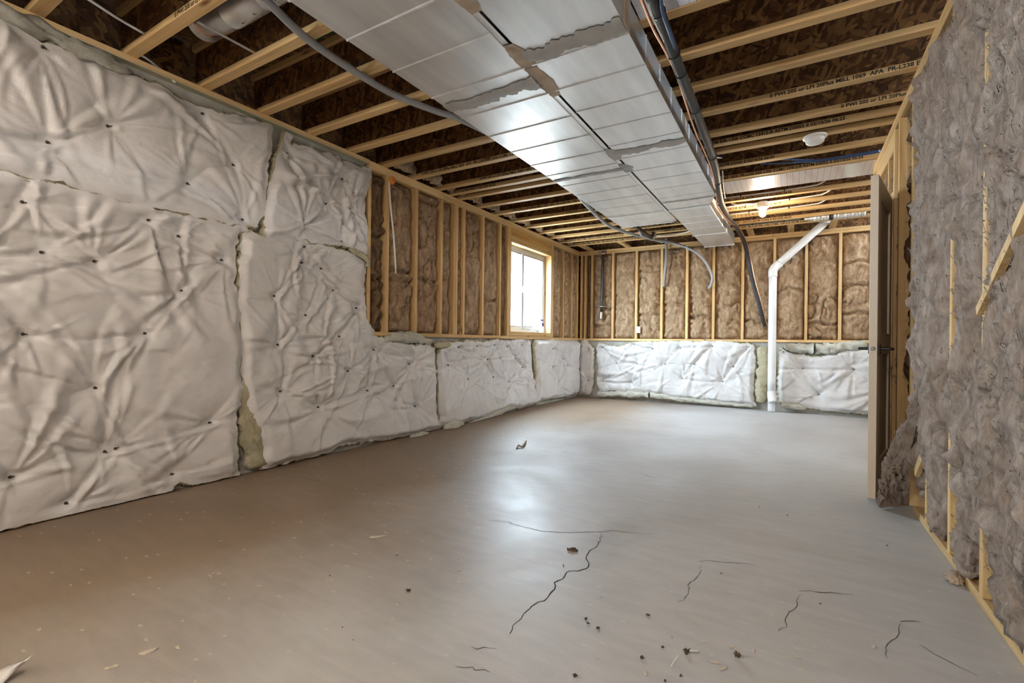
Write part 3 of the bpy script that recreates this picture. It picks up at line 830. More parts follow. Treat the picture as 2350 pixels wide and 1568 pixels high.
def clip_grid(P, g):
    lo, hi = P.min(0), P.max(0)
    s = np.arange(lo[0]-g, hi[0]+g*1.5, g); z = np.arange(lo[1]-g, hi[1]+g*1.5, g)
    S, Z = np.meshgrid(s, z, indexing='ij')
    ins = inside(P, S, Z)
    ns, nz = S.shape
    q = ins[:-1, :-1] & ins[1:, :-1] & ins[1:, 1:] & ins[:-1, 1:]
    idx = np.arange(ns*nz).reshape(ns, nz)
    Fs = np.stack([idx[:-1, :-1][q], idx[1:, :-1][q], idx[1:, 1:][q], idx[:-1, 1:][q]], 1)
    used = np.unique(Fs); rem = -np.ones(ns*nz, int); rem[used] = np.arange(len(used))
    Fs = rem[Fs]; Sx = S.ravel()[used]; Zx = Z.ravel()[used]
    E = np.concatenate([Fs[:, [0, 1]], Fs[:, [1, 2]], Fs[:, [2, 3]], Fs[:, [3, 0]]])
    key = np.sort(E, 1); kk = key[:, 0].astype(np.int64)*10**7+key[:, 1]
    u, inv, cnt = np.unique(kk, return_inverse=True, return_counts=True)
    be = E[cnt[inv] == 1]
    return Sx, Zx, Fs, be

def OUTS(P):
    x, y = P[:, 0], P[:, 1]
    return 1.0 if np.sum(x*np.roll(y, -1)-np.roll(x, -1)*y) > 0 else -1.0
def blanket(name, label, group, outline, pins, wall, T=.085, g=.013, seed=1, fold=1.0, crease=1.0, base=.0, jag=.007, core='wool_yellow', edge=.05, rough=1.0):
    """outline, pins: list of pixels (u, v) or ('w', s, z); wall 'L' or 'B'"""
    r = np.random.default_rng(seed)
    def conv(p, off):
        if p[0] == 'w': return np.array(p[1:], float)
        if wall == 'L': q = onx(p[0], p[1], XC+off); return np.array([q[1], q[2]])
        q = ony(p[0], p[1], YB+.03-off); return np.array([q[0], q[2]])
    P = np.array([conv(p, .07) for p in outline]); P[:, 1] = np.maximum(P[:, 1], .012)
    pins2 = np.array([conv(p, .035) for p in pins])
    P = resample(P, .03)
    # ragged cut edge
    T_ = np.roll(P, -1, 0)-np.roll(P, 1, 0); T_ /= np.linalg.norm(T_, axis=1)[:, None]+1e-9
    P = P + np.stack([T_[:, 1], -T_[:, 0]], 1)*OUTS(P)*(.006) + np.stack([T_[:, 1], -T_[:, 0]], 1)*(r.normal(0, jag, len(P))+.012*perlin(np.arange(len(P))*.23, np.zeros(len(P)), seed))[:, None]
    P[:, 1] = np.maximum(P[:, 1], .010)
    S, Z, Fs, be = clip_grid(P, g)
    bd = np.unique(be)
    _, bx, bz = poly_near(P, S[bd], Z[bd])
    S[bd] = bx; Z[bd] = bz
    ed, _, _ = poly_near(P[::2], S, Z)
    # pillow height
    H = np.full(S.shape, 1.0)
    for p in pins2:
        d = np.hypot(S-p[0], Z-p[1])
        H *= 1-.93*np.exp(-(d/.12)**.8)
    H = T*H
    H += .022*fbm(S*2.3, Z*2.3, seed, 3)
    # tension creases between neighbouring pins
    pairs = set()
    for i in range(len(pins2)):
        dd = np.hypot(*(pins2-pins2[i]).T); o = np.argsort(dd)[1:5]
        for j in o:
            if dd[j] < .75: pairs.add((min(i, j), max(i, j)))
    for i, j in sorted(pairs):
        if r.random() < .25: continue
        a, b = pins2[i], pins2[j]
        mid = (a+b)/2; L = np.linalg.norm(b-a)
        nrm = np.array([-(b-a)[1], (b-a)[0]])/L
        m = mid+nrm*r.normal(0, .06)*L
        D1, t1, _, _ = seg_dist(S, Z, a, m); D2, t2, _, _ = seg_dist(S, Z, m, b)
        e = np.minimum(D1, D2); t = np.where(D1 < D2, t1*.5, .5+t2*.5)
        w = .008+.016*r.random()
        depth = crease*(.012+.018*r.random())*(.35+.65*np.abs(2*t-1))
        side = ((S-a[0])*nrm[0]+(Z-a[1])*nrm[1])
        H -= depth*np.exp(-e/w)
        H += depth*.55*np.exp(-((side-.028)/.016)**2)*np.exp(-(e/.06)**2)
    # radial folds around each pin
    for p in pins2:
        dx, dz = S-p[0], Z-p[1]; d = np.hypot(dx, dz)+1e-6
        ang = np.arctan2(dz, dx)
        near = d < .8
        for k in range(r.integers(7, 11)):
            a0 = r.uniform(-np.pi, np.pi); L = r.uniform(.09, .42)*(1.15 if abs(a0) > .4 and abs(a0) < 2.7 else .9)
            w = r.uniform(.05, .13); A = fold*r.uniform(.006, .018)*(L/.25)**.4
            curve = r.normal(0, .5)
            da = np.angle(np.exp(1j*(ang[near]-a0-curve*d[near])))
            prof = (d[near]/L)*np.exp(1-d[near]/L)*np.clip(1.6-d[near]/(1.7*L), 0, 1)
            x = da/w
            H[near] += A*prof*(np.exp(-x*x)-.75*np.exp(-(x-1.25)**2*1.7))
    # loose wrinkles of the sheet
    wv = perlin(S*5+2*perlin(S*1.3, Z*1.3, seed+5), Z*9+2*perlin(S*1.1, Z*1.7, seed+6), seed+3)
    H += rough*.010*(1-np.abs(wv)*2)*np.clip(perlin(S*1.7, Z*1.7, seed+8)+.25, 0, 1)
    H += rough*.004*perlin(S*22, Z*30, seed+9)
    k = np.clip(ed/.06, 0, 1); k = k*k*(3-2*k)
    edge_h = edge + .016*perlin(S*6, Z*6, seed+13)
    H = np.maximum(H, .008)*k + np.maximum(edge_h, .012)*(1-k)
    H = H + base
    def W(s, z, h):
        if wall == 'L': return np.stack([XC+h, s, z], 1)
        return np.stack([s, YB+.03-h, z], 1)
    c0 = W(np.array([P[:, 0].mean()]), np.array([P[:, 1].min()]), np.array([0.0]))[0]
    root = empty(name, c0, label, 'insulation', group)
    Fq = Fs if wall == 'L' else Fs[:, ::-1]
    new_obj('facing', W(S, Z, H), np.ascontiguousarray(Fq), 'facing', root, smooth=True)
    # fibreglass showing round the cut edge
    nb = len(bd); rm = -np.ones(len(S), int); rm[bd] = np.arange(nb)
    nrm = np.zeros((nb, 2))
    for a, b in be:
        d = np.array([Z[b]-Z[a], -(S[b]-S[a])])
        nrm[rm[a]] += d; nrm[rm[b]] += d
    nrm /= np.linalg.norm(nrm, axis=1)[:, None]+1e-9
    rows = []
    hb = H[bd]
    for q, (o, f) in enumerate(((-.01, .96), (.004, .9), (.012, .65), (.012, .38), (.006, .0))):
        j = o + (r.normal(0, .006, nb) if 0 < q < 4 else 0)
        zz = np.maximum(Z[bd]+nrm[:, 1]*j, .004)
        rows.append(W(S[bd]+nrm[:, 0]*j, zz, hb*f + (0 if q == 4 else .0)))
    V = np.vstack(rows); Fk = []
    for q in range(4):
        for a, b in be:
            i, j = rm[a], rm[b]
            Fk.append((q*nb+i, (q+1)*nb+i, (q+1)*nb+j, q*nb+j))
    Fk = np.array(Fk)
    if wall != 'L': Fk = Fk[:, ::-1]
    new_obj('fiberglass_edge', V, np.ascontiguousarray(Fk), core, root, smooth=True)
    # impaling pins
    for p in pins2:
        i = np.argmin(np.hypot(S-p[0], Z-p[1])); hh = H[i]
        c = W(np.array([p[0]]), np.array([p[1]]), np.array([hh+.004]))[0]
        ang = r.uniform(-.5, .5)
        L_, W_ = .0075, .0065
        if wall == 'L':
            ax = 'x'; up = 1
        else:
            ax = 'y'; up = -1
        pr = [(.0085, -.006), (.0085, .0), (.004, .003), (.003, .012), (.0015, .013)]
        v1 = lathe_vf(pr, c, ax, 8, up)
        side = np.array([0, 1., 0]) if wall == 'L' else np.array([1., 0, 0])
        t0 = c+side*.004; t1 = c+side*.02*r.uniform(.6, 1.1)+np.array([0, 0, .006*r.normal()])
        v2 = tube_vf(np.array([t0, (t0+t1)/2, t1]), .0028, 6)
        vv, ff = merge([v1, v2])
        new_obj('pin', vv, ff, 'pin', root)
    return root

BL = 'quilted blankets on the concrete walls'
blanket('insulation_blanket', 'long white plastic-faced insulation blanket hung just under the sill plate', BL,
 [('w', -.45, 2.50), ('w', .3, 2.50), (0,40),(35,58),(60,72),(92,86),(95,100),(150,108),(190,128),(212,142),(255,152),(330,178),(365,190),(420,230),(480,252),(560,268),(628,286),
  (626,330),(618,380),(612,440),(606,490),(592,524),(565,519),(500,506),(400,482),(300,463),(200,436),(130,412),(60,401),(0,390),('w', .3, 1.80),('w', -.45, 1.82)],
 [(96,110),(251,287),(112,324),(465,260),(539,377),(434,420),(560,503),(-60,190),(-110,330),('w', .1, 2.2),('w', -.25, 2.0)], 'L', g=.0115, seed=2, T=.10, fold=1.0, crease=1.0, rough=.6)
blanket('insulation_blanket', 'widest white plastic-faced insulation blanket reaching down to the floor', BL,
 [('w', -.45, 1.775), ('w', .3, 1.765), (0,398),(130,419),(200,440),(300,468),(400,490),(500,512),(560,519),(572,528),(548,534),(547,585),(541,610),(540,640),(553,700),(556,800),(558,880),(552,930),(541,972),(546,990),(553,1105),
  (470,1108),(402,1116),(398,1132),(280,1166),(162,1186),(156,1200),(60,1229),(0,1243),('w', .3, .02),('w', -.45, .02)],
 [(54,462),(344,504),(413,541),(220,599),(512,596),(421,667),(56,767),(336,765),(222,891),(485,971),(244,1038),(269,1031),(398,1090),(27,1097),(155,1157),(98,578),(-90,600),(-60,930),('w', -.2, 1.2),('w', -.2, .6)],
 'L', g=.0115, seed=3, T=.105, fold=1.05, crease=1.0, rough=.6)
blanket('insulation_blanket', 'small white insulation blanket patch under the sill plate beside the first stud', BL,
 [(662,303),(674,314),(672,332),(700,338),(760,352),(785,365),(788,372),(812,378),(852,388),(850,410),(843,450),(838,490),(846,530),(848,560),(845,582),(800,566),(740,557),(680,546),(606,540),(612,500),(622,430),(640,360)],
 [(788,410),(751,467),(803,481),(698,515),(786,554),(661,351)], 'L', g=.011, seed=4, T=.10, base=.004, crease=1.6, fold=1.3)
blanket('insulation_blanket', 'tall white quilted insulation blanket that steps down to the low ledge under the studs', BL,
 [(562,540),(575,530),(600,540),(690,549),(760,568),(800,580),(840,600),(838,640),(841,700),(845,738),(864,760),(862,770),(905,786),(960,797),(990,790),(998,802),(1002,850),(1003,940),(1010,962),(1018,985),
  (990,993),(930,1003),(860,1012),(780,1022),(755,1040),(720,1046),(660,1062),(606,1078),(601,1030),(580,960),(562,880),(558,800),(553,700),(552,640),(556,590)],
 [(701,566),(696,603),(740,616),(768,666),(633,679),(705,723),(821,707),(782,772),(641,791),(722,818),(802,852),(861,803),(943,836),(907,886),(847,897),(647,899),(734,935),(956,933)], 'L', g=.011, seed=5, T=.115, crease=1.5, fold=.95, rough=.7)
blanket('insulation_blanket', 'low white quilted insulation blanket below the window with a row of pins along its top', BL,
 [(1007,815),(1016,802),(1035,788),(1068,785),(1074,781),(1095,788),(1148,781),(1170,784),(1208,779),(1220,786),(1222,830),(1226,880),(1230,905),(1228,928),(1185,938),(1168,934),(1120,955),(1070,974),(1020,978),(1012,970),(1009,900)],
 [(1055,798),(1098,795),(1138,792),(1167,796),(1201,792),(1122,826),(1151,822),(1186,823),(1032,838),(1202,843),(1077,870),(1135,866),(1171,875)], 'L', g=.013, seed=6, T=.12, crease=2.2, fold=1.2)
blanket('insulation_blanket', 'short white quilted insulation blanket in the corner beside the window', BL,
 [(1231,782),(1262,781),(1300,783),('w',7.95,1.0),('w',7.95,.05),(1300,910),(1262,915),(1228,925),(1233,900),(1236,850),(1230,810)],
 [(1271,801),(1294,824),(1247,833),(1272,842),(1306,839),(1281,884)], 'L', g=.016, seed=7, T=.12, crease=2.2, fold=1.2)
blanket('insulation_blanket', 'narrow strip of white quilted blanket turned round the corner of the room', BL,
 [('w',-3.32,1.0),(1346,781),(1349,790),(1361,802),(1360,850),(1357,890),(1352,904),('w',-3.32,.05)], [(1349,802),(1348,874)], 'B', g=.014, seed=17, T=.09)
blanket('insulation_blanket', 'long low white quilted insulation blanket between the corner and the white drainpipe', BL,
 [(1369,800),(1374,790),(1420,797),(1455,786),(1520,785),(1600,784),(1660,784),(1700,789),(1730,792),(1732,820),(1729,870),(1727,905),(1734,930),(1690,928),(1640,922),(1560,914),(1500,903),(1450,898),(1400,896),(1375,898),(1368,880),(1373,850)],
 [(1381,798),(1455,791),(1496,801),(1560,799),(1634,795),(1719,796),(1414,834),(1461,835),(1525,836),(1592,836),(1683,842),(1384,876),(1449,878),(1565,869),(1658,876)], 'B', g=.016, seed=8, T=.115, crease=1.8, fold=1.0)
blanket('insulation_blanket', 'low white quilted insulation blanket between the white drainpipe and the door', BL,
 [(1790,797),(1800,808),(1850,818),(1885,820),(1925,806),(1960,800),('w', 1.1, .93),('w', 1.1, .02),(1990,950),(1930,946),(1880,940),(1800,930),(1789,922),(1786,880),(1790,845)],
 [(1798,808),(1842,846),(1959,848),(1879,906),(2030,890)], 'B', g=.016, seed=9, T=.115, crease=1.8, fold=1.2)

# fluffy fibreglass that sticks out round the blankets
def fluff(name, label, group, path, rad, mat_, seed=1, n=14, step=.025, flat=1.0, nrm=(1, 0, 0), amp=.5):
    P = catmull(path, 10)
    d = np.r_[0, np.cumsum(np.linalg.norm(np.diff(P, axis=0), axis=1))]
    m = max(4, int(d[-1]/step)); t = np.linspace(0, d[-1], m)
    P = np.stack([np.interp(t, d, P[:, i]) for i in range(3)], 1)
    rr = np.interp(t/d[-1], np.linspace(0, 1, len(rad)), rad) if hasattr(rad, '__len__') else np.full(m, rad)
    T_ = np.gradient(P, axis=0); T_ /= np.linalg.norm(T_, axis=1)[:, None]
    nv = np.array(nrm, float); V = []
    for i in range(m):
        a = nv-T_[i]*(nv@T_[i]); a /= np.linalg.norm(a); b = np.cross(T_[i], a)
        e = .25 if i in (0, m-1) else 1
        for k in range(n):
            an = 2*math.pi*k/n
            q = 1+amp*(float(perlin(t[i]*9+7, an*1.3+seed, seed))+.6*float(perlin(t[i]*30, an*3+seed, seed+1)))
            V.append(P[i]+rr[i]*e*q*(a*math.cos(an)*flat+b*math.sin(an)))
    V = np.array(V); V[:, 2] = np.maximum(V[:, 2], .002)
    Fs = [(i*n+k, i*n+(k+1) % n, (i+1)*n+(k+1) % n, (i+1)*n+k) for i in range(m-1) for k in range(n)]
    Fs += [tuple(range(n))[::-1], tuple((m-1)*n+k for k in range(n))]
    o = new_obj(name, V, Fs, mat_, None, smooth=True)
    tag(o, label, 'insulation', group)
    return o
lx = lambda u, v, o=.05: onx(u, v, XC+o)
by = lambda u, v, o=.05: ony(u, v, YB+.03-o)
fluff('fiberglass_strip', 'cream fiberglass stuffed under the sill plate above the long white blanket', None, [lx(-60, 5), lx(0, 28), lx(50, 52), lx(110, 80), lx(180, 112), lx(215, 125), lx(250, 146), lx(300, 166)], [.048, .042, .036, .034, .045, .015], 'wool_cream', 3, flat=.8, amp=.85)
fluff('fiberglass_strip', 'yellowish fiberglass column showing in the gap between the two floor-length blankets', None, [lx(566, 560, .02), lx(552, 660, .02), lx(560, 800, .02), lx(566, 880, .025), lx(575, 950, .025), lx(586, 1020, .03), lx(590, 1075, .03)], [.025, .025, .03, .04, .075, .10, .09], 'wool_yellow', 4, flat=.45)
fluff('fiberglass_strip', 'cream fiberglass frayed along the ledge at the step of the tall blanket', None, [lx(880, 782), lx(912, 774), lx(950, 777), lx(990, 785)], [.03, .055, .05, .03], 'wool_cream', 5)
fluff('fiberglass_strip', 'yellow fiberglass poking up between the tall blanket and the low one', None, [lx(997, 792), lx(1020, 792), lx(1034, 790)], [.03, .04, .02], 'wool_yellow', 6)
fluff('fiberglass_strip', 'cream fiberglass torn out on the floor under the low blanket below the window', None, [lx(1018, 985, .09), lx(1040, 976, .11), lx(1062, 971, .10)], [.03, .06, .03], 'wool_cream', 7)
fluff('fiberglass_strip', 'thin cream fiberglass frayed along the floor under the low blanket below the window', None, [lx(1075, 973, .07), lx(1120, 957, .07), lx(1160, 940, .07), lx(1180, 935, .07)], [.015, .02, .035, .02], 'wool_cream', 17)
fluff('fiberglass_strip', 'yellow fiberglass filling the gap beside the short corner blanket', None, [lx(1224, 786, .03), lx(1228, 840, .03), lx(1232, 900, .03), lx(1232, 930, .04)], [.05, .045, .05, .05], 'wool_yellow', 8, flat=.6)
fluff('fiberglass_strip', 'cream fiberglass along the foot of the long low blanket near the corner', None, [by(1370, 905), by(1430, 905), by(1500, 908), by(1580, 918), by(1660, 926), by(1730, 932)], [.04, .05, .05, .045, .035, .03], 'wool_cream', 9)
fluff('fiberglass_strip', 'cream fiberglass along the ledge above the blanket beside the door', None, [by(1800, 796), by(1850, 800), by(1900, 800), by(1990, 792)], [.05, .075, .07, .06], 'wool_cream', 10)
fluff('fiberglass_strip', 'crumpled cream fiberglass stuffed behind the foot of the white drainpipe', None, [by(1748, 795, .04), by(1752, 840, .05), by(1748, 890, .05), by(1745, 925, .06)], [.05, .08, .09, .06], 'wool_yellow', 11, flat=.5, nrm=(0, 1, 0))
fluff('fiberglass_strip', 'cream fiberglass scraps on the floor beside the foot of the white drainpipe', None, [by(1790, 930, .09), by(1815, 932, .10), by(1850, 938, .09)], [.03, .05, .02], 'wool_cream', 12)
fluff('fiberglass_strip', 'cream fiberglass tufts under the foot of the tall blanket', None, [lx(940, 1004, .10), lx(965, 1000, .11), lx(985, 997, .10)], [.02, .035, .02], 'wool_cream', 13)
fluff('fiberglass_strip', 'yellow fiberglass bent out between the small patch and the tall blanket', None, [lx(800, 572, .06), lx(830, 585, .07), lx(846, 603, .08), lx(838, 612, .07)], [.015, .03, .025, .015], 'wool_yellow', 14, flat=.5)

# ================================================================== FIBREGLASS BATTS IN THE STUD BAYS
def batt(name, label, group, W, s0, s1, z0, z1, bulge=.03, seed=1, mat_='wool_brown', g=.02, lump=.035, spill=0.0, seams=(), fibers=120, tuck=.05, shape=None, ztop=None, cover=None, pw=.45, foot=0.0):
    ns = max(6, int((s1-s0)/g)); nz = max(8, int((z1-z0)/g))
    a = np.linspace(0, 1, ns+1); c = np.linspace(0, 1, nz+1)
    A, C = np.meshgrid(a, c, indexing='ij')
    Zb = z0+(z1-z0)*C
    el = spill*(perlin(Zb*2.1+seed*3.7, np.zeros_like(Zb)+.5, seed)+.4*perlin(Zb*9, np.zeros_like(Zb)+.3, seed+2))
    er = spill*(perlin(Zb*2.1-seed*2.1, np.zeros_like(Zb)+4.5, seed+1)+.4*perlin(Zb*9, np.zeros_like(Zb)+7.3, seed+3))
    cv = np.zeros_like(Zb)
    if cover:
        for c0_, c1_ in cover: cv = np.maximum(cv, np.clip((Zb-c0_+.05)/.1, 0, 1)*np.clip((c1_-Zb+.05)/.1, 0, 1))
        er = er + .055*cv*(1+.3*perlin(Zb*7, np.zeros_like(Zb)+.1, seed+5))
    S = s0-np.maximum(el, -.01)+(s1-s0+np.maximum(el, -.01)+np.maximum(er, -.01))*A
    Z = Zb + (.02*perlin(S*8, np.zeros_like(S), seed+4)*np.clip((C-.9)*10, 0, 1)*(-1 if ztop is None else 1))
    wx = S+.06*perlin(S*5, Z*5, seed+11); wz = Z+.08*perlin(S*4, Z*4, seed+12)
    pro = np.sin(np.pi*np.clip(A, 0, 1))**pw*np.clip(np.minimum(C, 1-C)*(z1-z0)/.05, 0, 1)**.5
    ft = np.clip(Z/foot, 0, 1)**.8 if foot else 1.0
    H = bulge*pro*ft - (.018*(1-ft) if foot else 0) + .05*cv*np.exp(-((A-.93)/.16)**2)
    H = H + lump*1.3*(ridged(wx*4.5, wz*1.9, seed, 4)-.62)*(.35+.65*pro)
    H = H + lump*.55*fbm(wx*16, wz*9, seed+21, 3)
    H = H + .006*perlin(wx*60, wz*28, seed+31)
    cl = perlin(wx*7+9, wz*5, seed+41)
    H = H + lump*.9*(np.abs(perlin(wx*9+3, wz*7, seed+61))-.25)
    H = H - lump*1.7*np.exp(-(cl/.08)**2)*np.clip(perlin(S*2.2, Z*1.6, seed+42)+.15, 0, 1)
    for sz in seams:
        dz = Z-sz-.03*perlin(S*6, np.zeros_like(S), seed+51)
        H = H - .05*np.exp(-(dz/.018)**2) + .012*np.exp(-((np.abs(dz)-.05)/.03)**2)
    if shape is not None: H = H + shape(S, Z)
    H = H - tuck*(1-pro)
    V = W(S.ravel(), Z.ravel(), H.ravel())
    idx = np.arange((ns+1)*(nz+1)).reshape(ns+1, nz+1)
    Fs = np.stack([idx[:-1, :-1], idx[1:, :-1], idx[1:, 1:], idx[:-1, 1:]], -1).reshape(-1, 4)
    root = new_obj(name, V, np.ascontiguousarray(Fs), mat_, None, smooth=True)
    tag(root, label, 'insulation', group)
    # loose fibres
    if fibers:
        r = np.random.default_rng(seed+99)
        nd = len(V); pick = r.integers(0, nd, fibers)
        Vf, Ff = [], []
        Hc = H.ravel(); Sc = S.ravel(); Zc = Z.ravel()
        for i in pick:
            L = r.uniform(.015, .05); an = r.uniform(0, 2*np.pi); out = r.uniform(.004, .022)
            w = r.uniform(.0006, .0016)
            pts = []
            for k in range(4):
                t = k/3; an2 = an+1.6*t*r.normal()
                pts.append((Sc[i]+L*t*math.cos(an2), Zc[i]+L*t*math.sin(an2)*1.3, Hc[i]+out*math.sin(math.pi*min(1, t+.15))))
            b0 = len(Vf)
            for k, (s, z, h_) in enumerate(pts):
                ww = w*(1-.7*k/3)
                Vf.append((s-ww, z+ww, h_)); Vf.append((s+ww, z-ww, h_+ww))
                if k: Ff.append((b0+2*k-2, b0+2*k-1, b0+2*k+1, b0+2*k))
        Vf = np.array(Vf)
        fo = new_obj('loose_fibers', W(Vf[:, 0], Vf[:, 1], Vf[:, 2]), np.array(Ff), mat_, root)
        fo['kind'] = 'stuff'
    return root
WL = lambda s, z, h: np.stack([XL-.035+h, s, z], 1)
WB = lambda s, z, h: np.stack([s, YB+.035-h, z], 1)
WR = lambda s, z, h: np.stack([XR+.015-h, s, z], 1)

bays = [(3.08, 3.27), (3.31, 3.675), (3.715, 4.08), (4.12, 4.31), (4.392, 4.495), (4.535, 4.895), (4.935, 5.295), (5.335, 5.497), (6.923, 7.30), (7.34, 7.65), (7.69, 7.91)]
sd = 100
LLAB = {0: 'dark rumpled brown fiberglass batt in the bay beside the small blanket patch', 1: 'brown fiberglass batt behind the hanging white cable',
        3: 'narrow brown fiberglass batt in the thin bay before the doubled stud', 4: 'very thin brown fiberglass batt just past the doubled stud',
        2: 'brown fiberglass batt in the bay just past the hanging white cable', 5: 'brown fiberglass batt in the wide bay right after the doubled stud and thin batt',
        6: 'brown fiberglass batt in the last wide bay before the window', 8: 'brown fiberglass batt filling the bay right after the window',
        9: 'brown fiberglass batt in the middle bay between the window and the corner', 10: 'brown fiberglass batt touching the room corner beside the window wall',
        7: 'dark brown fiberglass batt curling out beside the window trimmer'}
for i, (a, b) in enumerate(bays):
    sd += 7
    lab = LLAB.get(i) or ('brown fiberglass batt in a stud bay between the window and the corner' if i >= 8 else 'brown fiberglass batt in a full-width stud bay before the window')
    grp = None if i in LLAB else ('batts between window and corner' if i >= 8 else 'full-width batts before the window')
    zt = 2.54
    batt('insulation_batt', lab, grp, WL, a, b, ZS0, zt, bulge=.028 if i not in (0, 3, 4, 7) else .012, seed=sd,
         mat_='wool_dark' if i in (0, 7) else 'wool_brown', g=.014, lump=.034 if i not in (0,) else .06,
         seams={0: (1.55, 1.95), 1: (1.57, 1.66), 2: (1.62, 2.45), 6: (1.5,)}.get(i, ()), fibers=110)
BL_ = {0: 'thin dark brown batt in the narrow bay at the corner of the far wall', 1: 'brown fiberglass batt behind the black gas pipe', 2: 'brown fiberglass batt between the black gas pipe and the white electrical box', 6: 'brown fiberglass batt between the curved grey conduit and the black insulated line', 9: 'brown fiberglass batt under the high end of the slanted drainpipe', 3: 'brown fiberglass batt above the small white electrical box',
       4: 'brown fiberglass batt with a dark scorched-looking patch beside the grey conduit drop', 5: 'brown fiberglass batt behind the end of the curved grey conduit', 7: 'brown fiberglass batt behind the black insulated line',
       8: 'brown fiberglass batt just behind the slanted white drainpipe', 10: 'brown fiberglass batt in three stacked pieces beside the open door'}
for i in range(len(BSTUD)-2):
    a, b = BSTUD[i+1]+.02, BSTUD[i+2]-.02
    sd += 7
    lab = BL_.get(i) or 'brown fiberglass batt in an unobstructed bay of the far wall'
    grp = None if BL_.get(i) else 'plain batts of the far wall'
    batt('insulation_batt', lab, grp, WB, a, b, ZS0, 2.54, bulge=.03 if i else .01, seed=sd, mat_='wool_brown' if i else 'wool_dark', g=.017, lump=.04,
         seams={1: (1.27,), 3: (1.45, 2.2), 4: (1.62,), 5: (1.4,), 7: (1.33,), 8: (1.78,), 9: (1.28,), 10: (1.42, 1.80, 2.12)}.get(i, ()), fibers=110)
# right wall: batts that sag out of their bays
rb = [(-2.18, -1.62), (-1.58, -.82), (-.78, -.02), (.02, .78), (.82, 1.20), (1.24, 1.61)]
for i, (a, b) in enumerate(rb):
    sd += 7
    batt('insulation_batt', 'greyish brown batt in a near stud bay of the door wall', 'batts far from the door', WR, a, b, .045, 2.54, bulge=.05, seed=sd, mat_='wool_grey', g=.045, lump=.03, fibers=0)
def gauss(S, Z, s, z, ws, wz, A): return A*np.exp(-((S-s)/ws)**2-((Z-z)/wz)**2)
rw = dict(mat_='wool_grey', tuck=.03, pw=.9, foot=.42)
batt('insulation_batt', 'greyish brown batt bulging far out over the first near stud', None, WR, 1.65, 2.01, .04, 2.54, bulge=.07, seed=401, g=.009, lump=.040, spill=.02, fibers=700, cover=[(.25, 2.5)],
     shape=lambda S, Z: gauss(S, Z, 1.85, .9, .3, .5, .02), **rw)
batt('insulation_batt', 'greyish brown batt crossed by the long diagonal brace', None, WR, 2.05, 2.41, .06, 2.54, bulge=.05, seed=408, g=.008, lump=.040, spill=.012, fibers=800, cover=[(.38, .92), (1.72, 1.95), (2.14, 2.5)],
     shape=lambda S, Z: gauss(S, Z, 2.25, .68, .16, .3, .03), **rw)
batt('insulation_batt', 'greyish brown batt with a dark folded-back pocket', None, WR, 2.45, 2.845, .06, 2.54, bulge=.045, seed=415, g=.009, lump=.042, spill=.012, fibers=700, cover=[(.66, .84), (1.48, 2.45)],
     shape=lambda S, Z: -gauss(S, Z, 2.50, 1.0, .09, .16, .10), **rw)
batt('insulation_batt', 'pale smooth batt standing proud of its bay before the door', None, WR, 2.885, 3.28, .06, 2.50, bulge=.065, seed=422, g=.010, lump=.032, spill=.012, fibers=700, cover=[(.5, 2.38)],
     shape=lambda S, Z: gauss(S, Z, 3.1, 1.3, .3, .7, .02), **rw)
batt('insulation_batt', 'pale ruffled batt hanging loose at the edge of the dark bay', None, WR, 3.32, 3.72, .10, 2.52, bulge=.06, seed=429, g=.011, lump=.05, spill=.015, fibers=500,
     shape=lambda S, Z: -.13*np.clip((S-3.47)/.14, 0, 1), **rw)
batt('insulation_batt', 'deep shadowed brown batt in the bay right beside the door jamb', None, WR, 3.76, 4.16, .05, 2.54, bulge=-.03, seed=436, mat_='wool_dark', g=.014, lump=.05, fibers=250)  # darker wool colour stands in for the shade of this recessed bay
batt('insulation_batt', 'thin shadowed brown batt between the last stud and the door trimmer', None, WR, 4.20, 4.355, .05, 2.54, bulge=-.01, seed=443, mat_='wool_dark', g=.016, lump=.03, fibers=60)  # shade of the thin bay also put into the darker wool
batt('insulation_batt', 'brown batt piece packed above the door opening before the cripple stud', None, WR, 4.40, 4.60, 2.11, 2.40, bulge=.0, seed=450, mat_='wool_brown', g=.014, lump=.03, fibers=60)
batt('insulation_batt', 'brown batt piece packed above the door opening past the cripple stud', None, WR, 4.64, 5.24, 2.11, 2.40, bulge=.0, seed=457, mat_='wool_brown', g=.02, lump=.03, fibers=0)
# batts pushed into the joist ends above the left wall
for i in range(14, len(JE)):
    y0, y1 = JE[i-1], JE[i]-FW
    if y1-y0 < .1 or y0 < 3.2: continue
    sd += 7
    WJ = lambda s, z, h: np.stack([-3.36+h+.10*(1-(z-ZC)/.3), s, z], 1)
    batt('rim_batt', 'brown fiberglass tuft stuffed between joist ends above the window wall', 'tufts between the joist ends', WJ, y0+.012, y1-.012, ZC+.004, ZC+.27, bulge=.05, seed=sd, mat_='wool_brown', g=.016, lump=.06, fibers=60, tuck=.02)
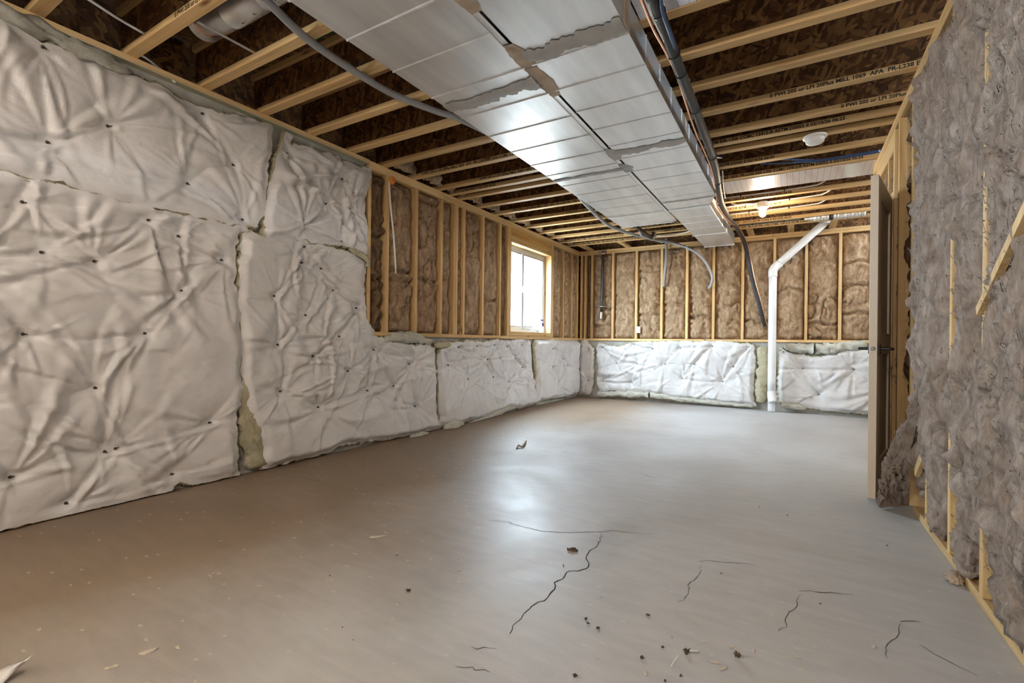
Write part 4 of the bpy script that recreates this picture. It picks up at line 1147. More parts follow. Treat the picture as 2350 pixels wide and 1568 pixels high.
# wads at the foot of the right wall
def wad(label, c, r, mat_, seed, name='insulation_wad', n=26):
    bm = bmesh.new(); bmesh.ops.create_icosphere(bm, subdivisions=4, radius=1.0)
    V = np.array([v.co[:] for v in bm.verts]); Fs = [tuple(v.index for v in f.verts) for f in bm.faces]; bm.free()
    th_ = np.arctan2(V[:, 1], V[:, 0]); ph = V[:, 2]
    q = 1+.55*(ridged(V[:, 0]*1.9+seed, V[:, 2]*1.9+V[:, 1]*1.3, seed, 4)-.6)+.35*fbm(V[:, 0]*4+V[:, 1]*3, V[:, 2]*5-V[:, 1]*2, seed+3, 3)
    V = V*q[:, None]*np.array(r); V = V+np.array(c); V[:, 2] = np.maximum(V[:, 2], .002)
    o = new_obj(name, V, Fs, mat_, None, smooth=True); tag(o, label, 'insulation')
    return o
wad('big crumpled grey-brown wad of batt slumped on the bottom plate', (XR+.035, 2.12, .17), (.075, .16, .14), 'wool_grey', 3)
wad('small crumpled wad of batt lying on the bottom plate under the big wad', (XR+.05, 1.93, .085), (.05, .10, .05), 'wool_grey', 4)
wad('ruffled wad of batt resting on the bottom plate by the near stud', (XR+.035, 2.68, .13), (.06, .14, .11), 'wool_grey', 5)
wad('loose tuft of brown batt on the bottom plate below the pale batt', (XR+.03, 3.10, .13), (.06, .12, .11), 'wool_grey', 6)
q = onz(2190, 1330, .01); wad('little tuft of brown fiberglass on the floor beside the bottom plate', (q[0], q[1], .012), (.03, .04, .028), 'wool_scrap', 8)
# batt leaning in the corner by the door foot
def lean_batt():
    f0 = onz(2014, 1168, .0); f1 = onz(2078, 1160, .0)
    t0 = np.array([XR-.02, 3.62, .42]); t1 = np.array([XR-.02, 3.10, .86])
    hd_ = np.array([-.75, -.5, .45])
    def W2(s, z, h):
        a = np.outer(1-s, f0)+np.outer(s, f1); b = np.outer(1-s, t0)+np.outer(s, t1)
        V = a*(1-z)[:, None]+b*z[:, None]+np.outer(h+.05*np.sin(np.pi*z), hd_)
        V[:, 2] = np.maximum(V[:, 2], .004); return V
    return batt('insulation_batt', 'fallen grey-brown batt leaning on the wall beside the open door', None, W2, 0, 1, 0, 1, bulge=.04, seed=511, mat_='wool_grey', g=.02, lump=.035, spill=.06, fibers=350, tuck=.02)
lean_batt()

# ================================================================== DUCTS
def duct_section(parent, y0, y1, a0, b0, a1, b1, beads=(), zb=DUCTZ, zt=ZC-.003, name='duct_section', m='duct'):
    st = [(y0, 0.0)]
    for yb in sorted(beads):
        st += [(yb-.009, 0), (yb-.003, .0045), (yb+.003, .0045), (yb+.009, 0)]
    st.append((y1, 0.0))
    V = []
    for y, e in st:
        t = (y-y0)/(y1-y0); xa = a0+(a1-a0)*t-e; xb = b0+(b1-b0)*t+e
        V += [(xa, y, zb-e), (xb, y, zb-e), (xb, y, zt), (xa, y, zt)]
    Fs = []
    for i in range(len(st)-1):
        for k in range(4):
            k2 = (k+1) % 4
            Fs.append((4*i+k, 4*i+4+k, 4*i+4+k2, 4*i+k2))
    Fs += [(0, 1, 2, 3), tuple(4*(len(st)-1)+k for k in (3, 2, 1, 0))]
    return new_obj(name, V, Fs, m, parent)
def mastic_strip(parent, y, xa, xb, w0, w1, mat_='mastic', seed=1, zb=DUCTZ, name='mastic'):
    n = int((xb-xa)/.008); x = np.linspace(xa, xb, n)
    f0 = w0*(1+.55*perlin(x*9, x*0+.3, seed)+.35*perlin(x*38, x*0+.7, seed+1)); f1 = w1*(1+.55*perlin(x*8, x*0+4.3, seed+2)+.35*perlin(x*35, x*0+5.7, seed+3))
    rows = [(y-f0, .0002), (y-f0*.85, .0030), (y-.004*np.ones(n), .0055), (y+.004*np.ones(n), .0055), (y+f1*.85, .0030), (y+f1, .0002)]
    V = np.vstack([np.stack([x, yy, np.full(n, zb-dz)], 1) for yy, dz in rows])
    Fs = [(r*n+i, r*n+i+1, (r+1)*n+i+1, (r+1)*n+i) for r in range(len(rows)-1) for i in range(n-1)]
    return new_obj(name, V, np.array(Fs), mat_, parent, smooth=True)
LA, LB = -1.925, -1.278
RA, RB = -1.224, -.699
ld = empty('sheet_metal_duct', ((LA+LB)/2, 2, DUCTZ), 'wide galvanized metal duct with grey sealed joints that ends short', 'duct')
def brange(a, b, step=.315): return list(np.arange(a, b, step))
duct_section(ld, -2.2, 2.384, LA, LB, LA, LB, [.31, .64, .96, 1.28, 1.595, 1.911, 2.237])
duct_section(ld, 2.386, 3.95, LA, LB, LA, LB, [2.537, 2.866, 3.186, 3.509, 3.80])
duct_section(ld, 3.952, 5.43, LA, LB, LA, LB, [4.12, 4.434, 4.733, 5.034, 5.36])
duct_section(ld, 5.432, 5.955, LA, LB, LA, LB, [5.636])
for y, m_, w0, w1 in ((2.385, 'mastic', .05, .06), (3.951, 'mastic', .03, .03), (5.431, 'mastic_white', .02, .03), (5.945, 'mastic_white', .02, .012)):
    box('joint_cleat', LA-.003, LB+.003, y-.014, y+.014, DUCTZ-.0035, DUCTZ+.001, 'duct_x', ld)
    mastic_strip(ld, y, LA, LB, w0, w1, m_, seed=int(y*10), zb=DUCTZ-.0036)
box('edge_strip', LB, LB+.034, -2.2, 5.95, DUCTZ+.004, DUCTZ+.006, 'duct', ld)
rd = empty('sheet_metal_duct', ((RA+RB)/2, 3, DUCTZ), 'longer galvanized metal duct that narrows and runs on towards the far wall', 'duct')
duct_section(rd, -2.2, 1.60, RA, RB, RA, RB, [.4, .7, 1.0, 1.3])
duct_section(rd, 1.602, 2.17, RA, RB, RA, RB, [])
duct_section(rd, 2.172, 3.60, RA, RB, RA, RB, [2.235, 2.529, 2.833, 3.131, 3.454])
duct_section(rd, 3.602, 5.10, RA, RB, RA, RB, [3.728, 4.05, 4.338, 4.634, 4.94])
duct_section(rd, 5.102, 5.425, RA, RB, RA, -.800, [])
duct_section(rd, 5.427, 6.85, RA, -.800, -1.208, -.795, [5.499, 5.841, 6.135, 6.45], name='duct_section')
duct_section(rd, 6.852, 7.755, -1.208, -.791, -1.203, -.787, [])
for y, m_, w0, w1, xb in ((1.601, 'mastic', .06, .07, RB), (2.171, 'mastic', .06, .05, RB), (3.601, 'mastic', .05, .05, RB), (5.101, 'mastic', .02, .03, RB), (5.43, 'mastic_white', .025, .03, -.80), (6.851, 'mastic_white', .025, .02, -.795)):
    box('joint_cleat', RA, xb+.003, y-.014, y+.014, DUCTZ-.0035, DUCTZ+.001, 'duct_x', rd)
    mastic_strip(rd, y, RA, xb, w0, w1, m_, seed=int(y*10)+50, zb=DUCTZ-.0036)
    # sealant up the side of the joint
    if xb == RB:
        v, f = box_vf(RB-.001, RB+.004, y-.022, y+.022, DUCTZ-.002, ZC-.01, .002)
        new_obj('sealant', v, f, 'sealant', rd)
box('edge_flange', -1.215, -.783, 7.745, 7.757, DUCTZ-.006, DUCTZ+.001, 'duct_x', rd)
v, f = merge([box_vf(-.797, -.788, 6.84, 6.862, DUCTZ-.004, ZC-.02, .002)]); new_obj('mastic', v, f, 'mastic_white', rd)
box('rating_label', -.90, -.855, 2.225, 2.245, DUCTZ-.0012, DUCTZ, 'ink', rd)
# tan sealant smears in the slot between the two ducts
def smear(parent, y, L, seed, m_='mastic_tan'):
    n = 22; t = np.linspace(0, 1, n); r = np.random.default_rng(seed)
    yy = y+(t-.5)*L
    xa = LB-.012*(np.sin(np.pi*t)+.5*perlin(t*9, t*0, seed)); xb = RA+.03*np.sin(np.pi*t)*(1+.6*perlin(t*7, t*0+3, seed))
    V = []; Fs = []
    for i in range(n):
        V += [(xa[i], yy[i], DUCTZ-.002), ((xa[i]+xb[i])/2, yy[i], DUCTZ-.004+.006*r.random()), (xb[i], yy[i], DUCTZ-.002)]
        if i: Fs += [(3*i-3, 3*i-2, 3*i+1, 3*i), (3*i-2, 3*i-1, 3*i+2, 3*i+1)]
    return new_obj('mastic', V, Fs, m_, parent, smooth=True)
for y, L, s in ((1.62, .26, 1), (2.17, .30, 2), (2.42, .34, 3), (3.62, .25, 4), (3.95, .20, 5)):
    smear(rd, y, L, s, 'mastic_tan' if y < 3 else 'mastic')

# round branch duct between the joists
rp = empty('round_duct', (-2.4, 1.455, 2.69), 'round galvanized branch duct with elbow lying between two joists', 'duct')
zr = 2.775; yr = 1.45; R_ = .078
v, f = lathe_vf([(R_, 0), (R_, .30), (R_+.004, .305), (R_+.004, .315), (R_, .32), (R_, .98)], (-2.70, yr, zr), 'x', 28); new_obj('pipe_section', v, f, 'duct_x', rp, True)
pth = np.array([(-2.66, yr, zr), (-2.78, yr, zr+.004), (-2.88, yr, zr+.018), (-2.95, yr, zr+.04)])
v, f = tube_vf(pth, [R_-.004, R_-.004, R_-.006, R_-.006], 28, False); new_obj('elbow', v, f, 'duct_x', rp, True)
e_ = np.array([(-2.945, yr, zr+.038), (-2.965, yr, zr+.046)]); v, f = tube_vf(e_, [R_+.002, R_-.002], 28); new_obj('crimp_ring', v, f, 'copper', rp, True)
e_ = np.array([(-2.97, yr, zr+.048), (-2.978, yr, zr+.051)]); v, f = tube_vf(e_, [R_+.028, R_+.028], 28); new_obj('boot_collar', v, f, 'duct_x', rp, True)
V, Fs = [], []
r_ = np.random.default_rng(5)
for k in range(46):
    x = -2.62+.42*r_.random()**1.2; a = math.radians(-75+r_.normal(0, 13)); da = .02+.03*r_.random(); dx = .004+.012*r_.random(); b0 = len(V)
    for xx, aa in ((x, a), (x+dx, a), (x+dx, a+da), (x, a+da)):
        V.append((xx, yr+(R_+.0008)*math.cos(aa), zr+(R_+.0008)*math.sin(aa)))
    Fs.append((b0, b0+1, b0+2, b0+3))
new_obj('stamped_marks', V, Fs, 'black_stain', rp)
sa = onz(452, 50, 2.655); sb = onz(585, 122, 2.655)
o = board('hanger_strap', sa, sb, .022, .0015, 'steel', None, (0, 0, 1)); tag(o, 'flat metal hanger strap holding up the round branch duct', 'strap')

# foil-faced panning boards under the joist bays
pn = box('foil_panel', -.655, 1.2, 5.226, 5.642, ZC-.006, ZC-.001, 'foil_board'); tag(pn, 'silver grid-printed foil board closing the joist bay before the lit bulb', 'panel')
V = []; Fs = []
n = 30; x0 = float(onz(1955, 392, ZC-.007)[0])
for i in range(n):
    t = i/(n-1); yy = 5.228+.41*t
    w = .055+.04*float(perlin(t*7, .2, 3)); c = x0+.04*float(perlin(t*3, .9, 8))+.03*t
    V += [(c-w, yy, ZC-.0063), (c, yy, ZC-.010), (c+w, yy, ZC-.0063)]
    if i: Fs += [(3*i-3, 3*i-2, 3*i+1, 3*i), (3*i-2, 3*i-1, 3*i+2, 3*i+1)]
new_obj('mastic', V, Fs, 'mastic_white', pn, True)
r_ = np.random.default_rng(3)
for k, xx in enumerate((-.45, -.1, .05, .28)):
    V, Fs = [], []
    for q in range(7):
        y0 = 5.26+.05*q; xs = xx+.012*q
        V += [(xs, y0, ZC-.0066), (xs+.07, y0+.012, ZC-.0066), (xs+.07, y0+.016, ZC-.0066), (xs, y0+.004, ZC-.0066)]; b0 = 4*q
        Fs.append((b0, b0+1, b0+2, b0+3))
    new_obj('printed_marks', V, Fs, 'ink_red', pn)
pn2 = box('foil_panel', -.695, .60, 2.082, 2.408, ZC+.004, ZC+.010, 'foil_board'); tag(pn2, 'silver grid-printed foil board in the joist bay beside the black insulated line', 'panel')
V, Fs = [], []
def glyph(x, y, pts, w=.0035):
    for (a, b), (c, d) in zip(pts[:-1], pts[1:]):
        A, B = np.array([x+a, y+b]), np.array([x+c, y+d]); t = (B-A)/np.linalg.norm(B-A); n_ = np.array([-t[1], t[0]])*w/2
        b0 = len(V)
        for q in (A+n_, B+n_, B-n_, A-n_): V.append((q[0], q[1], ZC+.0035))
        Fs.append((b0, b0+1, b0+2, b0+3))
gx, gy = onz(1600, 6, ZC)[:2]; gy -= .02
glyph(gx, gy, [(0, 0), (0, .07), (.045, .07), (.045, .03), (.018, .03), (.018, 0), (0, 0)])
glyph(gx, gy, [(.015, .043), (.015, .058), (.032, .058), (.032, .043), (.015, .043)])
glyph(gx+.065, gy, [(0, 0), (.018, .07), (.036, .07), (.054, 0), (.04, 0), (.036, .016), (.018, .016), (.014, 0), (0, 0)])
glyph(gx+.135, gy, [(0, 0), (0, .07), (.014, .07), (.036, .03), (.036, .07), (.05, .07), (.05, 0), (.036, 0), (.014, .04), (.014, 0), (0, 0)])
new_obj('printed_letters', V, Fs, 'ink_red', pn2)

# ================================================================== PIPES AND CABLES
def thing_tube(name, label, cat, path, r, mat_, n=10, m=8, group=None):
    o = tube(name, path, r, mat_, None, n, m); tag(o, label, cat, group); return o
zz = 2.592
path = [onz(540, -60, zz), onz(610, 0, zz), onz(700, 85, zz), onz(800, 155, zz), onz(900, 215, zz), onz(1000, 255, zz), onz(1058, 275, zz), (-2.03, 3.4, zz), (-2.03, 4.5, zz), onz(1345, 470, zz), onz(1372, 497, 2.585), onz(1400, 519, 2.58), onz(1450, 537, 2.575), onz(1495, 549, 2.57),
        ony(1545, 558, 7.78), ony(1590, 575, 7.84), ony(1618, 600, 7.88), ony(1634, 632, 7.90), ony(1633, 650, 7.92), ony(1627, 662, 7.97)]
cd = thing_tube('flexible_conduit', 'thick grey flexible conduit slung under the joists and curving down the far wall', 'conduit', path, .0215, 'conduit', 12, 10)
for pp, yy in ((ony(1577, 569, 7.82), 0),):
    v, f = tube_vf(np.array([pp+np.array([0, 0, -.03]), pp+np.array([-.012, 0, 0]), pp+np.array([0, 0, .035])]), .006, 6); new_obj('strap', v, f, 'white_plastic', cd)
thing_tube('flexible_conduit', 'second grey conduit running beside the thick one past the duct end', 'conduit', [(-1.72, 6.0, 2.57), onz(1470, 535, 2.57), onz(1480, 543, 2.57), onz(1505, 551, 2.57), ony(1520, 556, 7.7)], .02, 'conduit', 10)
thing_tube('conduit_drop', 'grey conduit drop tucked beside a far-wall stud', 'conduit', [ony(1528, 548, 7.94), ony(1529, 575, 7.94), ony(1527, 610, 7.94), ony(1524, 640, 7.95), ony(1523, 658, 7.99)], .02, 'conduit', 10)
# gas pipes
gp = empty('gas_pipe', ony(1380, 730, 7.93), 'black vertical gas pipe stub strapped between two far-wall studs', 'pipe')
pa, pb = ony(1384, 578, 7.935), ony(1380, 718, 7.935)
tube('pipe', [pa, pb], .024, 'black_steel', gp, 14, curve=True)
pc, pd = ony(1380, 716, 7.935), ony(1379, 733, 7.935)
tube('pipe_cap', [pc, pd], .029, 'steel', gp, 12)
a, b = ony(1360, 703, 7.97), ony(1405, 705, 7.97)
tube('strap', [a, (a+b)/2+np.array([0, -.06, 0]), b], .008, 'steel', gp, 6)
v, f = lathe_vf([(.026, -.012), (.036, 0), (.034, .015), (.026, .022)], ony(1384, 583, 7.94), 'z', 10); new_obj('foam_collar', v, f, 'orange_foam', gp, True)
q = ony(1382, 573, 7.97); o = box('tape_patch', q[0]-.075, q[0]+.075, 7.985, 7.998, 2.525, 2.60, 'grey_tape', gp)
gp2 = empty('gas_pipe', onz(1480, 540, 2.5), 'black gas pipe with a capped elbow poking out past the wide duct end', 'pipe')
pa, pb = onz(1450, 510, 2.53), onz(1496, 547, 2.52)
tube('pipe', [(-1.62, 5.7, 2.54), pa, pb], .026, 'black_steel', gp2, 12)
tube('elbow', [pb+np.array([-.01, -.03, 0]), pb, pb+np.array([.02, .02, .03]), pb+np.array([.025, .03, .09])], .032, 'steel', gp2, 12)
v, f = lathe_vf([(.034, 0), (.034, .02)], pb+np.array([.025, .03, .05]), 'z', 12); simple('yellow_tag', (.7, .55, .03), .5); new_obj('yellow_tag', v, f, 'yellow_tag', gp2)
# refrigerant line
zl = 2.50
lp = [(-.555, -1.0, zl), (-.555, 1.2, zl), onz(1500, 0, zl), onz(1530, 80, zl), onz(1571, 190, zl), onz(1610, 290, zl), onz(1640, 375, zl), onz(1650, 440, 2.50), onz(1657, 470, 2.505), onz(1675, 505, 2.53), ony(1692, 525, 7.05), ony(1708, 556, 7.65), ony(1716, 590, 7.86), ony(1726, 640, 7.90), ony(1740, 690, 7.91), ony(1750, 730, 7.94), ony(1756, 748, 7.99)]
rl = thing_tube('refrigerant_line', 'black foam-insulated refrigerant line beside the longer duct, dropping down the far wall', 'pipe', lp, .029, 'black_rubber', 14, 10)
LP = catmull(lp, 10)
for i in (22, 34, 38, 46, 58, 66, 118, 126, 138, 148):
    if i+1 < len(LP):
        d = (LP[i+1]-LP[i]); d /= np.linalg.norm(d)
        v, f = tube_vf(np.array([LP[i]-d*.004, LP[i]+d*.004]), .034, 14); new_obj('cable_tie', v, f, 'black_plastic', rl)
wob = np.random.default_rng(8)
cp = []
for i in range(0, len(LP), 4):
    t = i/len(LP)
    offx = -.034+.012*math.sin(i*.21); offz = -.012+.006*math.sin(i*.37)
    if i > 95: offx, offz = .034, -.01
    elif i > 82: offx = -.034+.068*(i-82)/13; offz = -.036
    cp.append(LP[i]+np.array([offx, -.004, offz]))
thing_tube('copper_pipe', 'thin bare copper pipe tied along the black insulated line', 'pipe', cp, .0075, 'copper', 8, 4)
for nm, lab, mat_, off, r_c in (('white_cable', 'white cable looping off the black line into the first clear joist bay', 'white_cable', 0, .006), ('blue_cable', 'blue cable looping off the black line into the first clear joist bay', 'blue_pex', 9, .009)):
    o_ = off
    thing_tube(nm, lab, 'cable', [onz(1480+o_*4, -60, 2.5), onz(1492+o_*3, 20, 2.48), onz(1520+o_*2.2, 85, 2.48), onz(1548+o_*.6, 140, 2.50), onz(1562, 160, 2.56), onz(1580-o_, 182, 2.66), onz(1584-o_, 190, 2.75)], r_c, mat_, 8)
    thing_tube(nm, lab.replace('looping off the black line into the first clear joist bay', 'hanging out of the joist bay and rejoining the black line'), 'cable', [onz(1592-o_*.5, 205, 2.75), onz(1593-o_*.5, 222, 2.62), onz(1604-o_*.6, 262, 2.54), onz(1620-o_*.5, 305, 2.52), onz(1634-o_*.4, 335, 2.53), onz(1642, 358, 2.58), onz(1652+o_*.5, 362, 2.66)], r_c, mat_, 8)
thing_tube('white_cable', 'thin white cable dangling beside the foil board', 'cable', [onz(1658, 392, 2.62), onz(1659, 410, 2.56), onz(1660, 430, 2.53), onz(1664, 455, 2.56)], .006, 'white_cable', 6)
# PEX and cables in the joist bays
for k, (pts, zc_) in enumerate((([(1745, 376), (1800, 374), (1850, 371), (1900, 364), (1960, 356), (2020, 348)], 2.66), ([(1795, 366), (1850, 367), (1890, 366), (1940, 358), (2020, 346)], 2.67), ([(1820, 372), (1880, 370), (1950, 360), (2020, 350)], 2.655))):
    thing_tube('pex_pipe', 'dark blue plastic water pipe in the joist bay past the smoke alarm', 'pipe', [onz(*p, zc_) for p in pts], .0075, 'blue_pex', 8, group='blue pipes past the smoke alarm')
for ye, xa, xb, lab in ((6.034, -.76, .1, 'white cable stapled along the joist before the lit bulb'), (6.434, -.76, .16, 'white cable stapled along the joist right behind the lit bulb'), (6.818, -.74, .14, 'white cable stapled along the second joist behind the lit bulb'), (7.52, -.72, .05, 'grey cable stapled along the last joist before the far wall')):
    yy = ye-FW-.008
    path = [(xa, yy, ZC+.046), ((xa+xb)/2, yy, ZC+.044), (xb, yy, ZC+.05)]
    if 'before the lit' in lab or 'second' in lab or 'right' in lab: path += [(xb+.12, yy-.03, ZC+.06), (xb+.22, yy-.10, ZC+.12)]
    c_ = thing_tube('stapled_cable', lab, 'cable', path, .0085, 'white_cable' if 'white' in lab else 'grey_cable', 8)
    for t in (.25, .75):
        xx = xa+(xb-xa)*t; v, f = box_vf(xx-.006, xx+.006, yy-.011, yy+.008, ZC+.033, ZC+.058, .002); new_obj('staple', v, f, 'black_plastic', c_)
thing_tube('white_cable', 'white cable coming into the ceiling lamp holder', 'cable', [onz(1678, 467, 2.62), onz(1690, 470, 2.60), onz(1715, 468, 2.60), onz(1740, 469, 2.60)], .008, 'white_cable', 8)
thing_tube('white_cable', 'white cable sagging behind the wide duct end', 'cable', [onz(1500, 541, 2.6), onz(1525, 542, 2.58), onz(1560, 537, 2.6), onz(1585, 530, 2.6)], .009, 'white_cable', 8)
thing_tube('white_cable', 'white cable crossing the dark joist bay above the long blanket', 'cable', [onz(150, -35, 2.72), onz(205, 0, 2.70), onz(270, 42, 2.69), onz(332, 78, 2.68)], .007, 'white_cable', 8)
thing_tube('white_cable', 'white cable bending down to the sill plate under the round duct', 'cable', [onz(322, 126, 2.66), onz(345, 141, 2.65), onz(378, 168, 2.63), onx(401, 189, XL+.02)], .007, 'white_cable', 8)
# insulated flex duct by the far wall
fd = empty('flex_duct', onz(1890, 497, 2.6), 'short silver insulated flex duct between the last joists above the drainpipe', 'duct')
a, b = onz(1846, 503, 2.60), onz(1985, 488, 2.62)
Pf = np.array([a+(b-a)*t for t in np.linspace(0, 1, 60)]); rf = .045*np.minimum(1, .35+np.linspace(0, 1, 60)*3)*(1+.10*np.sin(np.arange(60)*1.9)+.08*np.random.default_rng(4).normal(0, 1, 60))
v, f = tube_vf(Pf, rf, 16); new_obj('sleeve', v, f, 'duct_x', fd, True)
v, f = tube_vf(Pf[24:29], rf[24:29]+.003, 16); new_obj('tape_band', v, f, 'black_plastic', fd, True)
# drainpipe
dp = empty('drainpipe', (ony(1772, 930, 7.82)[0], 7.82, 0), 'white plastic drainpipe rising from the floor and slanting up to the joists', 'pipe')
xq = float(ony(1772, 780, 7.82)[0]); zq = float(ony(1772, 618, 7.82)[2]); RP = .052
tube('pipe', [(xq, 7.82, .26), (xq, 7.82, zq-.07)], RP, 'pvc', dp, 24)
t2 = ony(1903, 502, 7.82); dirp = np.array([t2[0]-xq, 0, t2[2]-zq]); dirp /= np.linalg.norm(dirp)
c0 = np.array([xq, 7.82, zq])
tube('elbow', [c0+np.array([0, 0, -.11]), c0+np.array([0, 0, -.03]), c0+dirp*.045+np.array([0, 0, .0]), c0+dirp*.12], RP+.007, 'pvc', dp, 24)
tube('pipe', [c0+dirp*.10, t2+dirp*.05], RP, 'pvc', dp, 24)
tube('cleanout', [(xq+.0, 7.82, .30), (xq+.005, 7.80, .22), (xq+.02, 7.77, .15)], RP+.006, 'pvc', dp, 20)
tube('pipe', [(xq, 7.85, .0), (xq, 7.85, .28)], RP-.004, 'pvc', dp, 16)
fs = empty('foam_scrap', onz(1752, 935, 0), 'white wedge-shaped foam scrap propped at the foot of the drainpipe', 'foam')
c = onz(1752, 938, 0)
P2 = [(-.13, 0), (.14, 0), (.14, .18), (0, .30), (-.05, .28), (-.14, .12)]
v, f = prism([(c[0]+a, b+.004) for a, b in P2], 'y', c[1]-.01, c[1]+.05); new_obj('foam_block', v, f, 'white_plastic', fs)
# electrical box
q = ony(1465, 757, YB); eb = box('electrical_box', q[0]-.03, q[0]+.035, YB-.02, YB+.05, q[2]-.055, q[2]+.055, 'white_plastic', None, .004); tag(eb, 'small white electrical box screwed to a far-wall stud', 'outlet box')
v, f = box_vf(q[0]-.022, q[0]+.027, YB-.0225, YB-.02, q[2]-.045, q[2]+.045, .001); new_obj('cover_plate', v, f, 'vinyl', eb)
# white cable on the left wall with orange foam
thing_tube('white_cable', 'white cable hanging down over a brown batt from the orange foam', 'cable', [onx(893, 415, XL-.005), onx(894, 440, XL+.012), onx(897, 480, XL+.02), onx(903, 540, XL+.02), onx(907, 600, XL+.015), onx(908, 628, XL)], .0085, 'white_cable', 8)
q = onx(899, 412, XL-.01)
wad('dab of orange spray foam under the top plate by the first stud', (q[0], q[1], q[2]-.01), (.03, .035, .04), 'orange_foam', 21, 'spray_foam')

# ================================================================== LAMPS AND ALARM
def lamp(x, y, label, grp=None, bm_='bulb_glow'):
    L = empty('ceiling_lamp', (x, y, ZC), label, 'lamp', grp)
    v, f = lathe_vf([(.056, -.001), (.058, -.02), (.056, -.052), (.04, -.054)], (x, y, ZC), 'z', 24); new_obj('junction_box', v, f, 'porcelain', L, True)
    v, f = lathe_vf([(.03, -.045), (.068, -.055), (.066, -.066), (.036, -.085), (.026, -.10)], (x, y, ZC), 'z', 24); new_obj('lamp_holder', v, f, 'porcelain', L, True)
    prof = [(.013, -.092), (.015, -.102), (.022, -.112)] + [(.034*math.sin(a), -.145-.034*math.cos(a)*-1) for a in np.linspace(.9, math.pi-.05, 9)]
    prof = [(.013, -.092), (.016, -.104)] + [(.036*math.sin(a), -.138+.036*math.cos(a)) for a in np.linspace(.45, math.pi-.06, 10)]
    v, f = lathe_vf(prof, (x, y, ZC), 'z', 16); new_obj('bulb', v, f, bm_, L, True)
lamp(-.335, 6.17, 'bare glowing bulb in a white porcelain holder under the joists')
lamp(-.45, -.75, 'added bare fill bulb in a porcelain holder at the rear of the room nearer the door wall', None, 'bulb_glow_added_fill')  # this lamp and the next two are added out of view for fill
lamp(-1.95, -1.25, 'added bare fill bulb in a porcelain holder at the rear of the room by the long blanket', None, 'bulb_glow_added_fill')
lamp(-.25, -1.95, 'added bare fill bulb in a porcelain holder close to the rear wall', None, 'bulb_glow_added_fill')
sx_, sy_ = .119, 4.42
sm = empty('smoke_alarm', (sx_, sy_, ZC-.06), 'round white smoke alarm fixed under a joist', 'smoke alarm')
v, f = lathe_vf([(.082, -.001), (.084, -.010), (.080, -.016), (.064, -.018)], (sx_, sy_, ZC), 'z', 32); new_obj('mounting_plate', v, f, 'white_plastic', sm, True)
v, f = lathe_vf([(.066, -.016), (.067, -.030), (.062, -.048), (.050, -.058), (.02, -.062)], (sx_, sy_, ZC), 'z', 32); new_obj('cover', v, f, 'white_plastic', sm, True)

# ================================================================== DOOR
door = empty('door_1', (.40, 3.72, 0), kind='structure')
dl = np.array([.400, 3.72]); dh = np.array([.560, 4.395]); dw = np.linalg.norm(dh-dl); dd = (dh-dl)/dw; dn = np.array([dd[1], -dd[0]])
def dbox(name, t0, t1, n0, n1, z0, z1, mat_, parent, b=.0015):
    v, f = box_vf(t0, t1, n0, n1, z0, z1, b)
    V = [(dl[0]+dd[0]*a+dn[0]*n, dl[1]+dd[1]*a+dn[1]*n, z) for a, n, z in v]
    return new_obj(name, V, [tuple(q[::-1]) for q in f], mat_, parent)
DT, DZ0, DZ1 = .042, .015, 2.045
dbox('stile', 0, .115, 0, DT, DZ0, DZ1, 'door_paint', door)
dbox('stile', dw-.115, dw, 0, DT, DZ0, DZ1, 'door_paint', door)
for a, b in ((DZ0, .24), (.92, 1.06), (1.92, DZ1)):
    dbox('rail', .115, dw-.115, 0, DT, a, b, 'door_paint', door)
for a, b in ((.24, .92), (1.06, 1.92)):
    dbox('panel', .112, dw-.112, .012, DT-.012, a, b, 'door_paint', door)
hz = .955
for sgn, n0 in ((1, DT), (-1, 0)):
    e = lambda n: n0+sgn*n
    hd = dbox('door_handle', .035, .095, min(e(0), e(.009)), max(e(0), e(.009)), hz-.033, hz+.033, 'black_plastic', door)
    P_ = lambda t, n, z: (dl[0]+dd[0]*t+dn[0]*e(n), dl[1]+dd[1]*t+dn[1]*e(n), z)
    tube('lever', [P_(.065, .0, hz), P_(.065, .05, hz), P_(.07, .058, hz), P_(.10, .06, hz), P_(.175, .06, hz-.001)], .0095, 'black_plastic', hd, 10)
cq = dl-dd*.001+dn*DT/2
v, f = lathe_vf([(.0, 0), (.012, 0), (.012, -.004), (.006, -.008)], (cq[0], cq[1], hz), 'y', 14); new_obj('latch_bolt', v, f, 'steel', door)
JX0 = .563
box('door_jamb', JX0, .725, JY-.018, JY, 0, 2.062, 'jamb', door, .001)
box('door_jamb', JX0, .725, DY1, DY1+.018, 0, 2.062, 'jamb', door, .001)
box('door_jamb', JX0, .725, JY-.018, DY1+.018, 2.062, 2.08, 'jamb', door, .001)
for v_ in (522, 756, 990):
    z_ = float(ony(2036, v_, JY-.02)[2])
    hg = box('hinge', JX0+.004, JX0+.034, JY-.0225, JY-.018, z_-.045, z_+.045, 'black_plastic', door, .001)
    v, f = tube_vf(np.array([(JX0-.002, JY-.022, z_-.045), (JX0-.002, JY-.022, z_+.045)]), .006, 10); new_obj('knuckle', v, f, 'black_plastic', hg, True)
    for k in range(3):
        for j in (0, 1):
            xx = JX0+.012+.013*j; zk = z_-.03+.03*k+(.006 if j else 0)
            v, f = box_vf(xx-.0016, xx+.0016, JY-.0231, JY-.0224, zk-.009, zk+.009); new_obj('screw', v, f, 'jamb', hg)
lp_ = [ony(2046, 838, JY-.035), ony(2036, 868, JY-.035), ony(2030, 900, JY-.035), ony(2033, 922, JY-.035), ony(2045, 935, JY-.035)]
thing_tube('cable_loop', 'small grey cable loop hanging against the door jamb', 'cable', lp_, .006, 'grey_cable', 8)

